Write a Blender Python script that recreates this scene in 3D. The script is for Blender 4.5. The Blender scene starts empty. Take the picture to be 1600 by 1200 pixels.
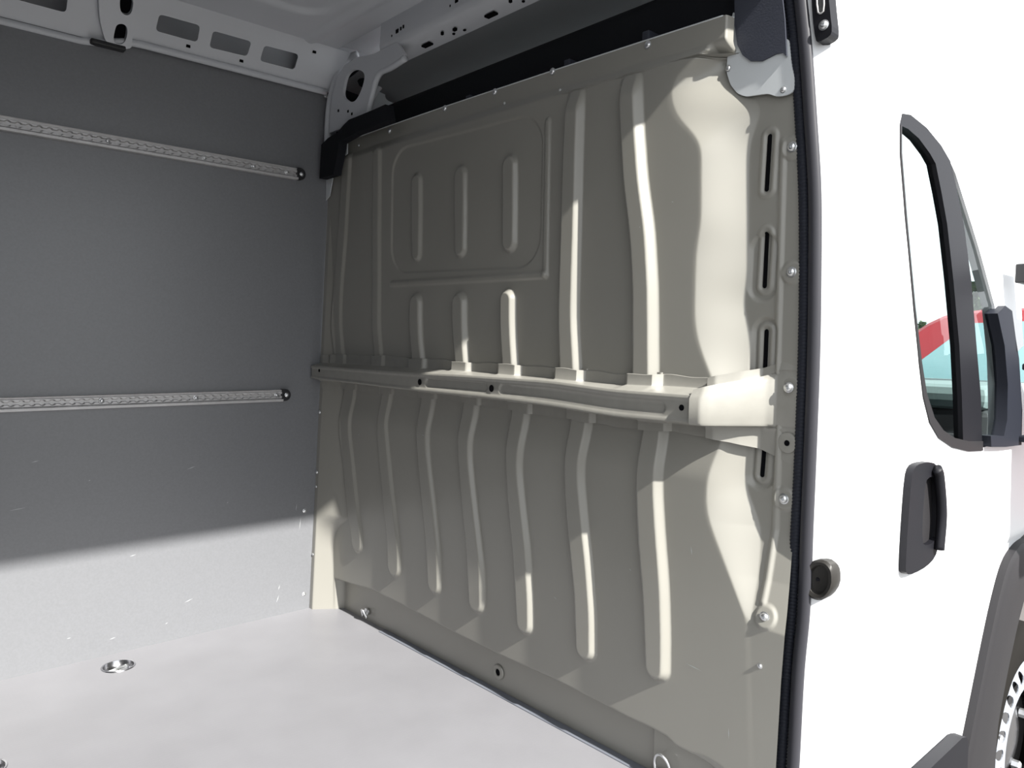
import bpy, bmesh, math, random
import numpy as np
from mathutils import Vector, Matrix

# ---------------------------------------------------------------- camera, sky, sun, exposure
# van coordinates in metres: x towards the cab, y towards the far (left) side wall, z up from the load floor
SC = bpy.context.scene
COL = SC.collection
cam_data = bpy.data.cameras.new('camera')
cam = bpy.data.objects.new('camera', cam_data)
COL.objects.link(cam)
RIGHT = Vector((0.74312659, -0.66886753, 0.01947062))
DOWN = Vector((-0.02123219, -0.05265231, -0.99838716))
FWD = Vector((0.66881393, 0.74151464, -0.05332885))
m3 = Matrix((RIGHT, -DOWN, -FWD)).transposed()
cam.matrix_world = Matrix.Translation(Vector((-1.31148043, -0.68809837, 0.98795168))) @ m3.to_4x4()
cam_data.sensor_width = 36.0
cam_data.lens = 36.0 * 1197.0 / 1600.0
cam_data.clip_start = 0.02
cam_data.clip_end = 500
SC.camera = cam

world = bpy.data.worlds.new('hazy_sky')
SC.world = world
world.use_nodes = True
wn = world.node_tree.nodes
bg = wn['Background']
bg.inputs['Color'].default_value = (0.93, 0.965, 1.0, 1)
bg.inputs['Strength'].default_value = 1.25

sun_data = bpy.data.lights.new('sun', 'SUN')
sun_data.energy = 7.8
sun_data.angle = math.radians(1.0)
sun_data.color = (1.0, 0.975, 0.92)
sun = bpy.data.objects.new('sun', sun_data)
COL.objects.link(sun)
TO_SUN = Vector((-0.085, -1.0, 0.80)).normalized()
sun.rotation_euler = TO_SUN.to_track_quat('Z', 'Y').to_euler()
sun.location = (0, -8, 8)

SC.view_settings.view_transform = 'Standard'
SC.view_settings.look = 'None'
SC.view_settings.exposure = 0.6
SC.view_settings.gamma = 1.0
SC.view_settings.use_curve_mapping = False

# measured outlines, metres (y,z on the bulkhead, x,z on the body side, x,s on the roof rail)
D = {
 'ribs': [["u",0.008,0.012,[[1.7339,1.6484],[1.7611,1.3741],[1.7991,1.1499],[1.8021,1.0353],[1.7773,0.9208]],[[1.6824,1.6411],[1.7084,1.37],[1.7404,1.1484],[1.7432,1.0354],[1.719,0.9224]]],["u",0.008,0.012,[[1.5371,1.6356],[1.5359,1.3526],[1.532,1.1409],[1.5341,1.0345],[1.5121,0.9282]],[[1.4951,1.6297],[1.4936,1.3495],[1.4896,1.1399],[1.4915,1.0346],[1.47,0.9293]]],["u",0.014,0.012,[[1.306,1.1388],[1.3077,1.0535],[1.2994,0.9938],[1.2835,0.9047]],[[1.254,1.1378],[1.2521,1.0535],[1.2474,0.9946],[1.2286,0.9067]]],["u",0.016,0.012,[[1.0883,1.1346],[1.0862,1.0514],[1.0787,0.9959],[1.0643,0.9037]],[[1.0342,1.1336],[1.032,1.0514],[1.0277,0.9966],[1.0136,0.9055]]],["u",0.018,0.012,[[0.8744,1.1351],[0.8719,1.0493],[0.8678,0.9978],[0.8547,0.9035]],[[0.8251,1.1343],[0.8226,1.0495],[0.8186,0.9986],[0.8058,0.9054]]],["u",0.01,0.01,[[1.3165,1.5122],[1.3138,1.3903],[1.307,1.2361]],[[1.2692,1.5067],[1.2664,1.3862],[1.2664,1.2342]]],["u",0.011,0.01,[[1.0979,1.5009],[1.0945,1.3653],[1.0881,1.2326]],[[1.0495,1.4951],[1.046,1.3612],[1.0455,1.2306]]],["u",0.013,0.01,[[0.8851,1.4974],[0.8812,1.3579],[0.8776,1.2315]],[[0.8356,1.4913],[0.8316,1.3537],[0.8304,1.2292]]],["u",0.02,0.013,[[0.6403,1.6276],[0.6472,1.4374],[0.6488,1.2825],[0.6505,1.126],[0.6502,1.0472],[0.639,0.905]],[[0.5935,1.6213],[0.5955,1.4324],[0.5947,1.2793],[0.5959,1.1251],[0.5955,1.0474],[0.5802,0.9074]]],["u",0.022,0.014,[[0.4756,1.6236],[0.4678,1.508],[0.4534,1.3628],[0.4284,1.2314],[0.417,1.1166],[0.4093,0.9013]],[[0.4234,1.6161],[0.4157,1.502],[0.3981,1.3583],[0.3744,1.243],[0.361,1.1157],[0.3515,0.9039]]],["l",0.009,0.01,[[1.7245,0.8543],[1.7454,0.7391],[1.7489,0.6699],[1.7245,0.5579],[1.6908,0.4026],[1.6581,0.2947],[1.6528,0.2366]],[[1.6609,0.8571],[1.6763,0.7328],[1.6841,0.6756],[1.6561,0.5658],[1.6234,0.413],[1.5919,0.3067],[1.5908,0.2442]]],["l",0.01,0.01,[[1.4837,0.8444],[1.5014,0.7367],[1.4915,0.6306],[1.4612,0.485],[1.4317,0.3623],[1.421,0.2089]],[[1.4263,0.8472],[1.4509,0.7404],[1.442,0.6779],[1.4293,0.6159],[1.4083,0.5134],[1.3837,0.4123],[1.3594,0.3123],[1.3573,0.2141]]],["l",0.012,0.011,[[1.2542,0.8466],[1.2723,0.7361],[1.2637,0.6571],[1.24,0.5205],[1.2099,0.3865],[1.1924,0.2113]],[[1.1942,0.8497],[1.2081,0.7412],[1.2134,0.6817],[1.1945,0.5855],[1.1689,0.4716],[1.143,0.3395],[1.1368,0.2154]]],["l",0.014,0.011,[[1.0445,0.8492],[1.0566,0.737],[1.0582,0.6809],[1.0369,0.5531],[1.0095,0.409],[0.9896,0.2125]],[[0.9834,0.8524],[0.9977,0.7419],[1.0044,0.6676],[0.9842,0.5599],[0.9613,0.4536],[0.9386,0.3485],[0.9322,0.2143]]],["l",0.015,0.012,[[0.8331,0.8445],[0.843,0.7404],[0.8463,0.6707],[0.8298,0.5515],[0.8084,0.4341],[0.7841,0.211]],[[0.7743,0.8479],[0.7855,0.7283],[0.7935,0.659],[0.7755,0.5589],[0.7523,0.4437],[0.736,0.311],[0.733,0.2124]]],["l",0.017,0.012,[[0.6112,0.8354],[0.6214,0.7474],[0.6243,0.6993],[0.6168,0.6045],[0.6002,0.4956],[0.5788,0.3727],[0.5671,0.2128]],[[0.5529,0.8391],[0.564,0.7368],[0.5704,0.6732],[0.5541,0.5656],[0.5339,0.4596],[0.5174,0.3381],[0.5132,0.2132]]],["l",0.019,0.013,[[0.3856,0.8308],[0.3939,0.7579],[0.3962,0.6704],[0.3843,0.5413],[0.3676,0.4283],[0.3516,0.2339]],[[0.3316,0.8344],[0.3349,0.7348],[0.3363,0.6775],[0.3257,0.5792],[0.309,0.454],[0.3014,0.3412],[0.2992,0.2366]]]],
 'winrect': [[1.4376,1.5992],[0.7483,1.5699],[0.7365,1.1879],[1.4297,1.2038]],
 'winL': [[0.7198,1.5482],[0.717,1.1624],[1.429,1.1709]],
 'screws_top': [[1.4691,1.67],[1.1723,1.6787],[0.9449,1.6754],[0.7215,1.6753],[0.4196,1.6598]],
 'dots_top': [[1.6613,1.6569],[0.9039,1.6356],[0.6881,1.6203]],
 'screws_right': [[0.087,1.3847],[0.0782,1.1392],[0.0714,0.9107],[0.0758,0.686],[0.0816,0.4538]],
 'dot_right': [[0.086,0.3535]],
 'boss_hole': [[0.0737,0.799]],
 'slots': [[[0.1379,1.4153],[0.1407,1.3102]],[[0.1384,1.2193],[0.1414,1.1152]],[[0.1333,1.0219],[0.1337,0.9271]],[[0.1298,0.7948],[0.1328,0.725]]],
 'left_screws': [[1.9489,0.7229],[1.9565,0.5029],[1.9311,0.9117]],
 'beam_holes': [[1.7927,0.8771],[1.1758,0.8675],[0.8489,0.8672],[0.2456,0.862]],
 'beam_beads': [[[1.1369,0.8582],[0.8802,0.8551]],[[0.8071,0.8445],[0.3005,0.8538]]],
 'gusset': [[0.2277,1.6859],[0.2332,1.6327],[0.2365,1.6008],[0.2382,1.5657],[0.2279,1.537],[0.2104,1.5146],[0.1907,1.5037],[0.1615,1.5011],[0.1402,1.4989],[0.1217,1.4885],[0.1011,1.4864],[0.0852,1.4902],[0.0849,1.516],[0.0928,1.5449],[0.1003,1.5961],[0.1446,1.6083],[0.2149,1.6277],[0.2199,1.6784]],
 'gusset_in': [[0.2128,1.5751],[0.21,1.5419],[0.1899,1.5204],[0.1409,1.5167],[0.1192,1.5291],[0.1123,1.5597],[0.2012,1.5826]],
 'gusset_screws': [[0.229,1.642],[0.2338,1.5712],[0.107,1.4989]],
 'navy': [[0.2255,1.7846],[0.2188,1.6533],[0.2112,1.6123],[0.1984,1.5883],[0.1802,1.5721],[0.1541,1.5654],[0.1237,1.5713],[0.11,1.5702],[0.1001,1.5603],[0.1072,1.6335],[0.1255,1.7499]],
 'white_tabs': [[[1.8058,1.5667],[1.8907,1.5721],[1.9042,1.4905],[1.8657,1.4904],[1.8281,1.504]],[[1.7675,1.6855],[1.7055,1.6809],[1.7047,1.6327],[1.7621,1.6223]]],
 'band_up': [[1.8813,1.7956],[1.6202,1.7982],[1.0712,1.8044],[0.7591,1.8124],[0.5049,1.7995]],
 'band_left': [[1.7122,1.6991],[1.6733,1.7154],[1.6351,1.727],[1.5731,1.7271],[1.486,1.7276],[1.4107,1.7296],[1.395,1.677],[1.4928,1.6762],[1.5886,1.6759],[1.6985,1.6642],[1.7068,1.6332],[1.7369,1.5616],[1.8382,1.5609],[1.8255,1.6779],[1.7794,1.6919]],
 'skirt_bump': [[1.8607,-0.0173],[1.6841,-0.0113],[1.5473,-0.0131],[1.5067,-0.01],[1.4284,0.009],[1.3531,0.006]],
 'lug_left': [1.611,0.0347],
 'skirt_hole': [0.91,0.0532],
 'dring': [[0.3203,0.0626],[0.3457,0.0216]],
 'crease': [[1.8469,0.1103],[1.6842,0.1219],[1.5348,0.1371],[1.3227,0.133],[1.0714,0.1247],[0.8556,0.1229],[0.6684,0.128],[0.4147,0.121],[0.3425,0.1222],[0.3053,0.1194],[0.279,0.1084],[0.2291,0.1079],[0.181,0.1006]],
 'seal_in': [[0.1257,1.7928],[0.1073,1.6755],[0.0909,1.5721],[0.0763,1.4454],[0.0621,1.2946],[0.0535,1.1196],[0.0498,0.969],[0.049,0.7915],[0.0507,0.6373],[0.0532,0.4678],[0.0587,0.3346],[0.0629,0.133],[0.0675,-0.0316]],
 'seal_out': [[0.0972,1.78],[0.0805,1.665],[0.0658,1.5637],[0.0515,1.4388],[0.0363,1.2901],[0.029,1.118],[0.0253,0.9697],[0.0245,0.7949],[0.0247,0.6433],[0.0243,0.4773],[0.0309,0.346],[0.0335,0.1484],[0.0378,-0.0132]],
 'corner': [[0.0214,1.7179],[-0.0016,1.5229],[-0.0277,1.282],[-0.0516,0.9239],[-0.0604,0.8045],[-0.0691,0.6851],[-0.0659,0.5384],[-0.057,0.4621],[-0.0585,0.3134],[-0.0564,0.1869],[-0.0556,0.0597]],
 'socket': [[-0.005,0.5398],[0.0248,0.5325],[-0.0339,0.5469],[-0.0032,0.5812],[-0.0067,0.4997]],
 'socket_out': [[0.0183,0.5662],[0.0057,0.578],[-0.0147,0.5825],[-0.0277,0.5742],[-0.0332,0.5618],[-0.0343,0.5358],[-0.0228,0.5115],[-0.0067,0.4997],[0.0129,0.5009],[0.0226,0.5112],[0.0256,0.5516]],
 'catch': [[0.0594,1.6983],[0.0274,1.6878],[0.0182,1.6197],[0.0132,1.5886],[0.0164,1.5776],[0.04,1.5721],[0.0454,1.5784],[0.0537,1.6242]],
 'catch_slot': [[0.0485,1.6828],[0.0344,1.6782],[0.0299,1.6291],[0.0372,1.6241],[0.0438,1.6309]],
 'catch_screw': [[0.0299,1.6017]],
 'door': [[0.4024,-0.1029],[0.3329,0.1372],[0.2598,0.4686],[0.2016,0.7979],[0.2021,1.1081],[0.2023,1.3566],[0.2114,1.5346],[0.264,1.5974],[0.3968,1.5847],[0.5667,1.5445],[0.7479,1.4334],[0.8555,1.2773],[0.9653,1.1058],[1.0789,0.9729],[1.1976,0.8292]],
 'win_frame': [[0.377,1.4845],[0.3914,1.508],[0.4235,1.5166],[0.4942,1.5183],[0.6029,1.4962],[0.6954,1.4506],[0.7419,1.4045],[0.85,1.2447],[0.9398,1.108],[0.9702,0.9728],[0.9985,0.7531],[0.8578,0.7421],[0.718,0.7501],[0.6098,0.7692],[0.5269,0.8014],[0.4713,0.854],[0.4383,0.9173],[0.4044,1.0802],[0.3812,1.2667],[0.3752,1.4003]],
 'bar_outer': [[0.4013,1.4897],[0.4472,1.4969],[0.5356,1.487],[0.6196,1.4624],[0.6713,1.4357],[0.6986,1.3823],[0.7346,1.2952],[0.7678,1.159],[0.7896,1.0039],[0.8196,0.8775],[0.8429,0.7449]],
 'bar_inner': [[0.3826,1.4612],[0.4266,1.462],[0.4847,1.4526],[0.5433,1.4307],[0.5744,1.413],[0.5985,1.3524],[0.6227,1.2819],[0.6454,1.1506],[0.67,1.0024],[0.6843,0.8819],[0.7014,0.7745]],
 'rubber_out': [[0.3826,1.4612],[0.3717,1.3997],[0.3778,1.2663],[0.401,1.08],[0.4251,0.9585],[0.4454,0.8896],[0.4832,0.8324],[0.5392,0.7948],[0.6306,0.7661],[0.7405,0.7483],[0.8434,0.7417]],
 'rubber_in': [[0.3895,1.4627],[0.3786,1.4009],[0.3846,1.2671],[0.4079,1.0804],[0.4359,0.9653],[0.4633,0.896],[0.5088,0.8423],[0.5646,0.8105],[0.64,0.7879],[0.7367,0.7735],[0.8396,0.7662]],
 'quarter': [[0.7042,1.4107],[0.8403,1.2437],[0.9398,1.108],[0.9702,0.9728],[0.9878,0.7539],[0.8375,0.7486],[0.8099,0.9094],[0.7678,1.159],[0.7346,1.2952]],
 'mirror_mount': [[0.9021,1.0867],[0.9657,1.1092],[1.0229,1.0983],[1.0486,1.0241],[1.0733,0.9729],[1.1029,0.8334],[1.1119,0.7379],[0.9738,0.7431],[0.8563,0.752],[0.847,0.7802],[0.9531,0.7731],[0.973,0.8139],[0.974,0.9059],[0.9512,1.0059]],
 'handle': [[0.3553,0.5226],[0.3495,0.5441],[0.3519,0.6385],[0.3585,0.7253],[0.3726,0.7468],[0.4061,0.7519],[0.4703,0.749],[0.5091,0.7341],[0.5276,0.7079],[0.5381,0.627],[0.5321,0.555],[0.5162,0.5315],[0.4697,0.5196],[0.3996,0.517]],
 'handle_in': [[0.4356,0.7104],[0.4668,0.7184],[0.5009,0.7106],[0.5113,0.6881],[0.5215,0.5785],[0.5004,0.5674],[0.4603,0.5667],[0.4342,0.5766],[0.4299,0.6415]],
 'handle_bar': [[0.4757,0.7344],[0.4934,0.7114],[0.5187,0.6296],[0.5137,0.5508]],
 'rub': [[0.3364,0.0456],[0.4902,0.0518],[0.7252,0.0528],[0.7573,0.0437],[0.7738,0.0218],[0.7754,-0.0528],[0.7856,-0.1895]],
 'swage': [[0.2284,0.482],[0.6484,0.4872],[1.2576,0.4966],[0.2312,0.4554],[0.654,0.4463],[1.2662,0.4504]],
 'arch_out': [[1.539,0.4417],[1.2655,0.4542],[1.147,0.4421],[1.0682,0.4057],[1.001,0.3225],[0.9405,0.2157],[0.8648,0.067],[0.7993,-0.0616],[0.7594,-0.1622]],
 'arch_in': [[1.5676,0.304],[1.3002,0.2678],[1.2449,0.2287],[1.1834,0.1351],[1.1304,0.0388],[1.0906,-0.0586],[1.0922,-0.1691],[1.1029,-0.3025]],
 'trim_holes': [[1.3827,-0.0099],[1.3213,-0.0218],[1.2962,-0.0555],[1.2754,-0.1115],[1.2557,-0.1731],[1.2461,-0.2222]],
 'bar_black': [[1.0449,1.2172],[1.0267,1.1698],[1.2177,1.1788],[1.2275,1.2356]],
 'wall_screws': [[-0.0173,0.3641],[-0.0181,0.0564],[0.0568,1.863]],
 'rail_screws': [[-0.6639,1.5722],[-0.3784,1.567],[-0.2137,1.57],[-0.0939,1.5658],[-0.686,0.7937],[-0.4068,0.7945],[-0.1291,0.7901]],
 'cup': [-0.6718,1.754],
 'cant_holes': [[[-0.5344,0.1227],[-0.4131,0.1234],[-0.4125,0.0717],[-0.5368,0.0722]],[[-0.3725,0.1191],[-0.2478,0.1194],[-0.2509,0.0701],[-0.3734,0.0662]],[[-0.2041,0.1189],[-0.0822,0.1218],[-0.0834,0.0683],[-0.2064,0.067]],[[-0.8489,0.119],[-0.7141,0.1409],[-0.7155,0.0743],[-0.8744,0.0667]]],
 'cant_bracket': [[-0.7184,0.2123],[-0.62,0.245],[-0.608,0.1231],[-0.601,0.031],[-0.6002,0.0022],[-0.6653,0.0015],[-0.6813,0.031],[-0.6976,0.0779]],
 'cant_bracket_holes': [[[-0.6518,0.1497],[-0.6162,0.1535],[-0.6136,0.114],[-0.6218,0.0986],[-0.6392,0.0989],[-0.6484,0.1145]],[[-0.6514,0.0508],[-0.6484,0.0666],[-0.632,0.0732],[-0.6184,0.0641],[-0.6169,0.0303],[-0.6266,0.0123],[-0.6441,0.0113],[-0.6523,0.0204]]],
 'cant_small': [[-0.4364,0.053],[-0.2658,0.0513],[-0.0318,0.1442]],
 'cant_seam': [[-0.4994,0.1747],[-0.2247,0.1737],[0.0955,0.1718]],
 'cant_bottom': [[-0.9279,-0.0114],[-0.7399,-0.0117],[-0.6902,-0.0054],[-0.5987,0.0277],[-0.4183,0.0213],[-0.0697,0.0197],[0.0265,0.0247]],
 'pil': [[0.1686,1.7133],[0.1839,1.7904],[0.2045,1.8875],[0.22,1.9653],[0.2524,2.0199],[0.3252,2.0526],[0.3899,2.0018],[0.4668,1.8975],[0.3932,1.7845]],
 'leg': [[1.7963,1.7154],[1.7919,1.7324],[1.7924,1.7658],[1.7752,1.8394],[1.7402,1.8969],[1.6925,1.9241],[1.6166,1.9302],[1.5043,1.9134],[1.3707,1.9135],[1.3275,1.8672],[1.4164,1.8489],[1.4725,1.8488],[1.5028,1.8278],[1.5216,1.7913],[1.5445,1.7469],[1.5639,1.7136]],
 'leg_hole': [[1.679,1.8865],[1.6452,1.8974],[1.5994,1.8882],[1.5586,1.8658],[1.5621,1.8377],[1.5938,1.7992],[1.6266,1.7853],[1.669,1.7988],[1.7039,1.8236],[1.6957,1.8541]],
 'leg_inner': [[1.3342,1.8574],[1.4164,1.8489],[1.4725,1.8488],[1.5028,1.8278],[1.5216,1.7913],[1.5445,1.7469],[1.5639,1.7136]],
 'pil_old': [[0.0568,1.6744],[0.0483,1.7963],[0.0604,1.8661],[0.0773,1.9821],[0.0871,2.0317],[0.1914,2.0963],[0.3017,2.1078],[0.4192,2.0332],[0.4353,1.964],[0.4516,1.8942],[0.3928,1.8088],[0.169,1.6717]],
 'pil_holes': [[[0.1163,1.9401],[0.137,1.9656],[0.1659,1.9751],[0.1928,1.9679],[0.1905,1.9351],[0.1696,1.8796],[0.1486,1.8519],[0.1223,1.8507],[0.1014,1.8642],[0.1063,1.8992]],[[0.2763,1.8848],[0.2813,1.9331],[0.3065,1.9579],[0.3352,1.9552],[0.3617,1.9278],[0.3739,1.8896]]],
 'pil_small': [[1.7296,1.7793],[1.6642,1.7635],[1.6386,1.7497]],
 'a_up': [[1.7317,0.2247],[1.6408,0.2181],[1.6082,0.2198],[1.5972,0.2857],[1.5875,0.3259],[1.556,0.3464],[1.5069,0.3395],[1.4636,0.313],[1.4421,0.2846],[1.4259,0.2618],[1.2449,0.2549],[1.2215,0.2603],[1.1992,0.2658],[1.0443,0.2647],[0.9903,0.2515],[0.9505,0.2295],[0.8983,0.2043]],
 'b_up': [[1.7623,0.2491],[1.6695,0.2485],[1.5905,0.2516],[1.5396,0.2341],[1.5054,0.1818],[1.4791,0.1433],[1.4573,0.1624],[1.4232,0.1814],[1.3778,0.184],[1.1258,0.1739],[1.0863,0.1858],[1.0459,0.1752],[1.0126,0.1605],[0.8592,0.1543]],
 'a_lo': [[0.9124,0.1896],[0.8062,0.193],[0.7575,0.2096],[0.7223,0.2207],[0.6538,0.2243],[0.6152,0.2118],[0.5786,0.1918],[0.4831,0.1429],[0.4249,0.1144],[0.3911,0.0959],[0.151,0.0721]],
 'b_lo': [[0.9124,0.1609],[0.7778,0.1614],[0.696,0.1642],[0.6642,0.1509],[0.641,0.1294],[0.5694,0.1177],[0.3832,0.1073],[0.1178,0.0892]],
 'strip': [[1.66,1.7932],[1.405,1.8359],[1.106,1.8699],[0.8227,1.8904],[0.5357,1.8917],[0.2706,1.8883],[0.1176,1.8666],[0.0267,1.7977],[-0.0065,1.7878]],
 'beam_top': [[0.2215,0.8873],[0.4248,0.8871],[0.6272,0.8969],[1.0067,0.8957],[1.3308,0.8914],[1.8456,0.8911]],
 'beam_bot': [[0.2101,0.8296],[0.4227,0.8271],[0.6253,0.8364],[0.802,0.8399],[1.242,0.8408],[1.8451,0.8473]],
 'fl_top': [[0.3179,0.9238],[0.4813,0.9225],[0.7404,0.9298],[1.0615,0.9315],[1.4702,0.9378],[1.9565,0.9327]],
 'ledge': [[0.317,0.9001],[0.4804,0.8971],[0.7396,0.9016],[1.0608,0.9055],[1.4695,0.9041],[1.9561,0.9013]],
 'fl_low': [[0.2315,0.7995],[0.4576,0.797],[0.7128,0.8024],[1.0585,0.8144],[1.4677,0.8111],[1.9051,0.8148]],
 'top': [[0.197,1.6662],[0.4326,1.6717],[0.717,1.6774],[1.1724,1.6843],[1.4694,1.6864],[1.7755,1.686]],
 'door_tail': [[1.0817,0.9727],[1.2167,0.848],[1.2386,0.8261],[1.4901,0.7824],[1.4901,0.498],[1.348,0.4816],[1.2495,0.4543],[1.1401,0.4105],[1.0417,0.3449],[0.9651,0.2027],[0.8448,-0.027],[0.7573,-0.2239],[0.7355,-0.4426],[0.4839,-0.4426]],
 'frame_flange': [[0.3308,1.4933],[0.3417,1.5207],[0.369,1.5152],[0.4401,1.4824],[0.5276,1.4332],[0.6151,1.3675],[0.6698,1.3074],[0.6261,1.2964],[0.5933,1.3402],[0.5058,1.4058],[0.4292,1.4605],[0.38,1.4824],[0.3472,1.4824],[0.345,1.4605],[0.3362,1.4605]],
 'glass_head': [[0.3308,1.4824],[0.3417,1.3293]],
 'roof_side': [[0.2183,1.8583],[0.8421,2.0772],[1.1242,1.9674],[1.2181,1.7551],[1.1917,1.4756],[1.1769,1.2225],[1.1979,1.0089],[1.0789,0.9729],[0.9653,1.1058],[0.8555,1.2773],[0.7479,1.4334],[0.5667,1.5445],[0.3968,1.5847],[0.264,1.5974],[0.2114,1.5346],[0.1989,1.544],[0.2118,1.752]],
}

# ---------------------------------------------------------------- helpers
def material(name, col, rough=0.5, metal=0.0, spec=0.5, coat=0.0, noise=None, bump=None, emit=None):
    m = bpy.data.materials.new(name)
    m.use_nodes = True
    nt = m.node_tree
    b = nt.nodes['Principled BSDF']
    b.inputs['Base Color'].default_value = (*col, 1)
    b.inputs['Roughness'].default_value = rough
    b.inputs['Metallic'].default_value = metal
    b.inputs['Specular IOR Level'].default_value = spec
    b.inputs['Coat Weight'].default_value = coat
    b.inputs['Coat Roughness'].default_value = 0.12
    tc = nt.nodes.new('ShaderNodeTexCoord')
    if noise:
        scale, amt, stretch = noise
        mp = nt.nodes.new('ShaderNodeMapping')
        mp.inputs['Scale'].default_value = stretch
        nt.links.new(tc.outputs['Object'], mp.inputs['Vector'])
        n = nt.nodes.new('ShaderNodeTexNoise')
        n.inputs['Scale'].default_value = scale
        n.inputs['Detail'].default_value = 5
        nt.links.new(mp.outputs['Vector'], n.inputs['Vector'])
        r = nt.nodes.new('ShaderNodeValToRGB')
        r.color_ramp.elements[0].position = 0.3
        r.color_ramp.elements[1].position = 0.7
        r.color_ramp.elements[0].color = (*[max(0, c * (1 - amt)) for c in col], 1)
        r.color_ramp.elements[1].color = (*[min(1, c * (1 + amt)) for c in col], 1)
        nt.links.new(n.outputs['Fac'], r.inputs['Fac'])
        nt.links.new(r.outputs['Color'], b.inputs['Base Color'])
    if bump:
        scale, strength, dist = bump
        n2 = nt.nodes.new('ShaderNodeTexNoise')
        n2.inputs['Scale'].default_value = scale
        n2.inputs['Detail'].default_value = 3
        nt.links.new(tc.outputs['Object'], n2.inputs['Vector'])
        bp = nt.nodes.new('ShaderNodeBump')
        bp.inputs['Strength'].default_value = strength
        bp.inputs['Distance'].default_value = dist
        nt.links.new(n2.outputs['Fac'], bp.inputs['Height'])
        nt.links.new(bp.outputs['Normal'], b.inputs['Normal'])
    return m


def floor_material():
    m = material('floor_vinyl', (0.228, 0.227, 0.243), 0.42, noise=(5, 0.05, (1, 1, 1)))
    nt = m.node_tree
    b = nt.nodes['Principled BSDF']
    tc = nt.nodes.new('ShaderNodeTexCoord')
    mp = nt.nodes.new('ShaderNodeMapping')
    mp.inputs['Rotation'].default_value = (0, 0, math.radians(45))
    mp.inputs['Scale'].default_value = (120, 120, 120)
    ch = nt.nodes.new('ShaderNodeTexChecker')
    ch.inputs['Scale'].default_value = 1.0
    bp = nt.nodes.new('ShaderNodeBump')
    bp.inputs['Strength'].default_value = 0.25
    bp.inputs['Distance'].default_value = 0.0006
    nt.links.new(tc.outputs['Object'], mp.inputs['Vector'])
    nt.links.new(mp.outputs['Vector'], ch.inputs['Vector'])
    nt.links.new(ch.outputs['Fac'], bp.inputs['Height'])
    nt.links.new(bp.outputs['Normal'], b.inputs['Normal'])
    return m


def glass_material(name, tint, refl=1.0):
    m = bpy.data.materials.new(name)
    m.use_nodes = True
    nt = m.node_tree
    nt.nodes.clear()
    out = nt.nodes.new('ShaderNodeOutputMaterial')
    mix = nt.nodes.new('ShaderNodeMixShader')
    tr = nt.nodes.new('ShaderNodeBsdfTransparent')
    gl = nt.nodes.new('ShaderNodeBsdfGlossy')
    fr = nt.nodes.new('ShaderNodeFresnel')
    tr.inputs['Color'].default_value = (*tint, 1)
    gl.inputs['Roughness'].default_value = 0.01
    fr.inputs['IOR'].default_value = 1.35
    nt.links.new(fr.outputs['Fac'], mix.inputs['Fac'])
    nt.links.new(tr.outputs['BSDF'], mix.inputs[1])
    nt.links.new(gl.outputs['BSDF'], mix.inputs[2])
    nt.links.new(mix.outputs['Shader'], out.inputs['Surface'])
    return m


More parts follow.
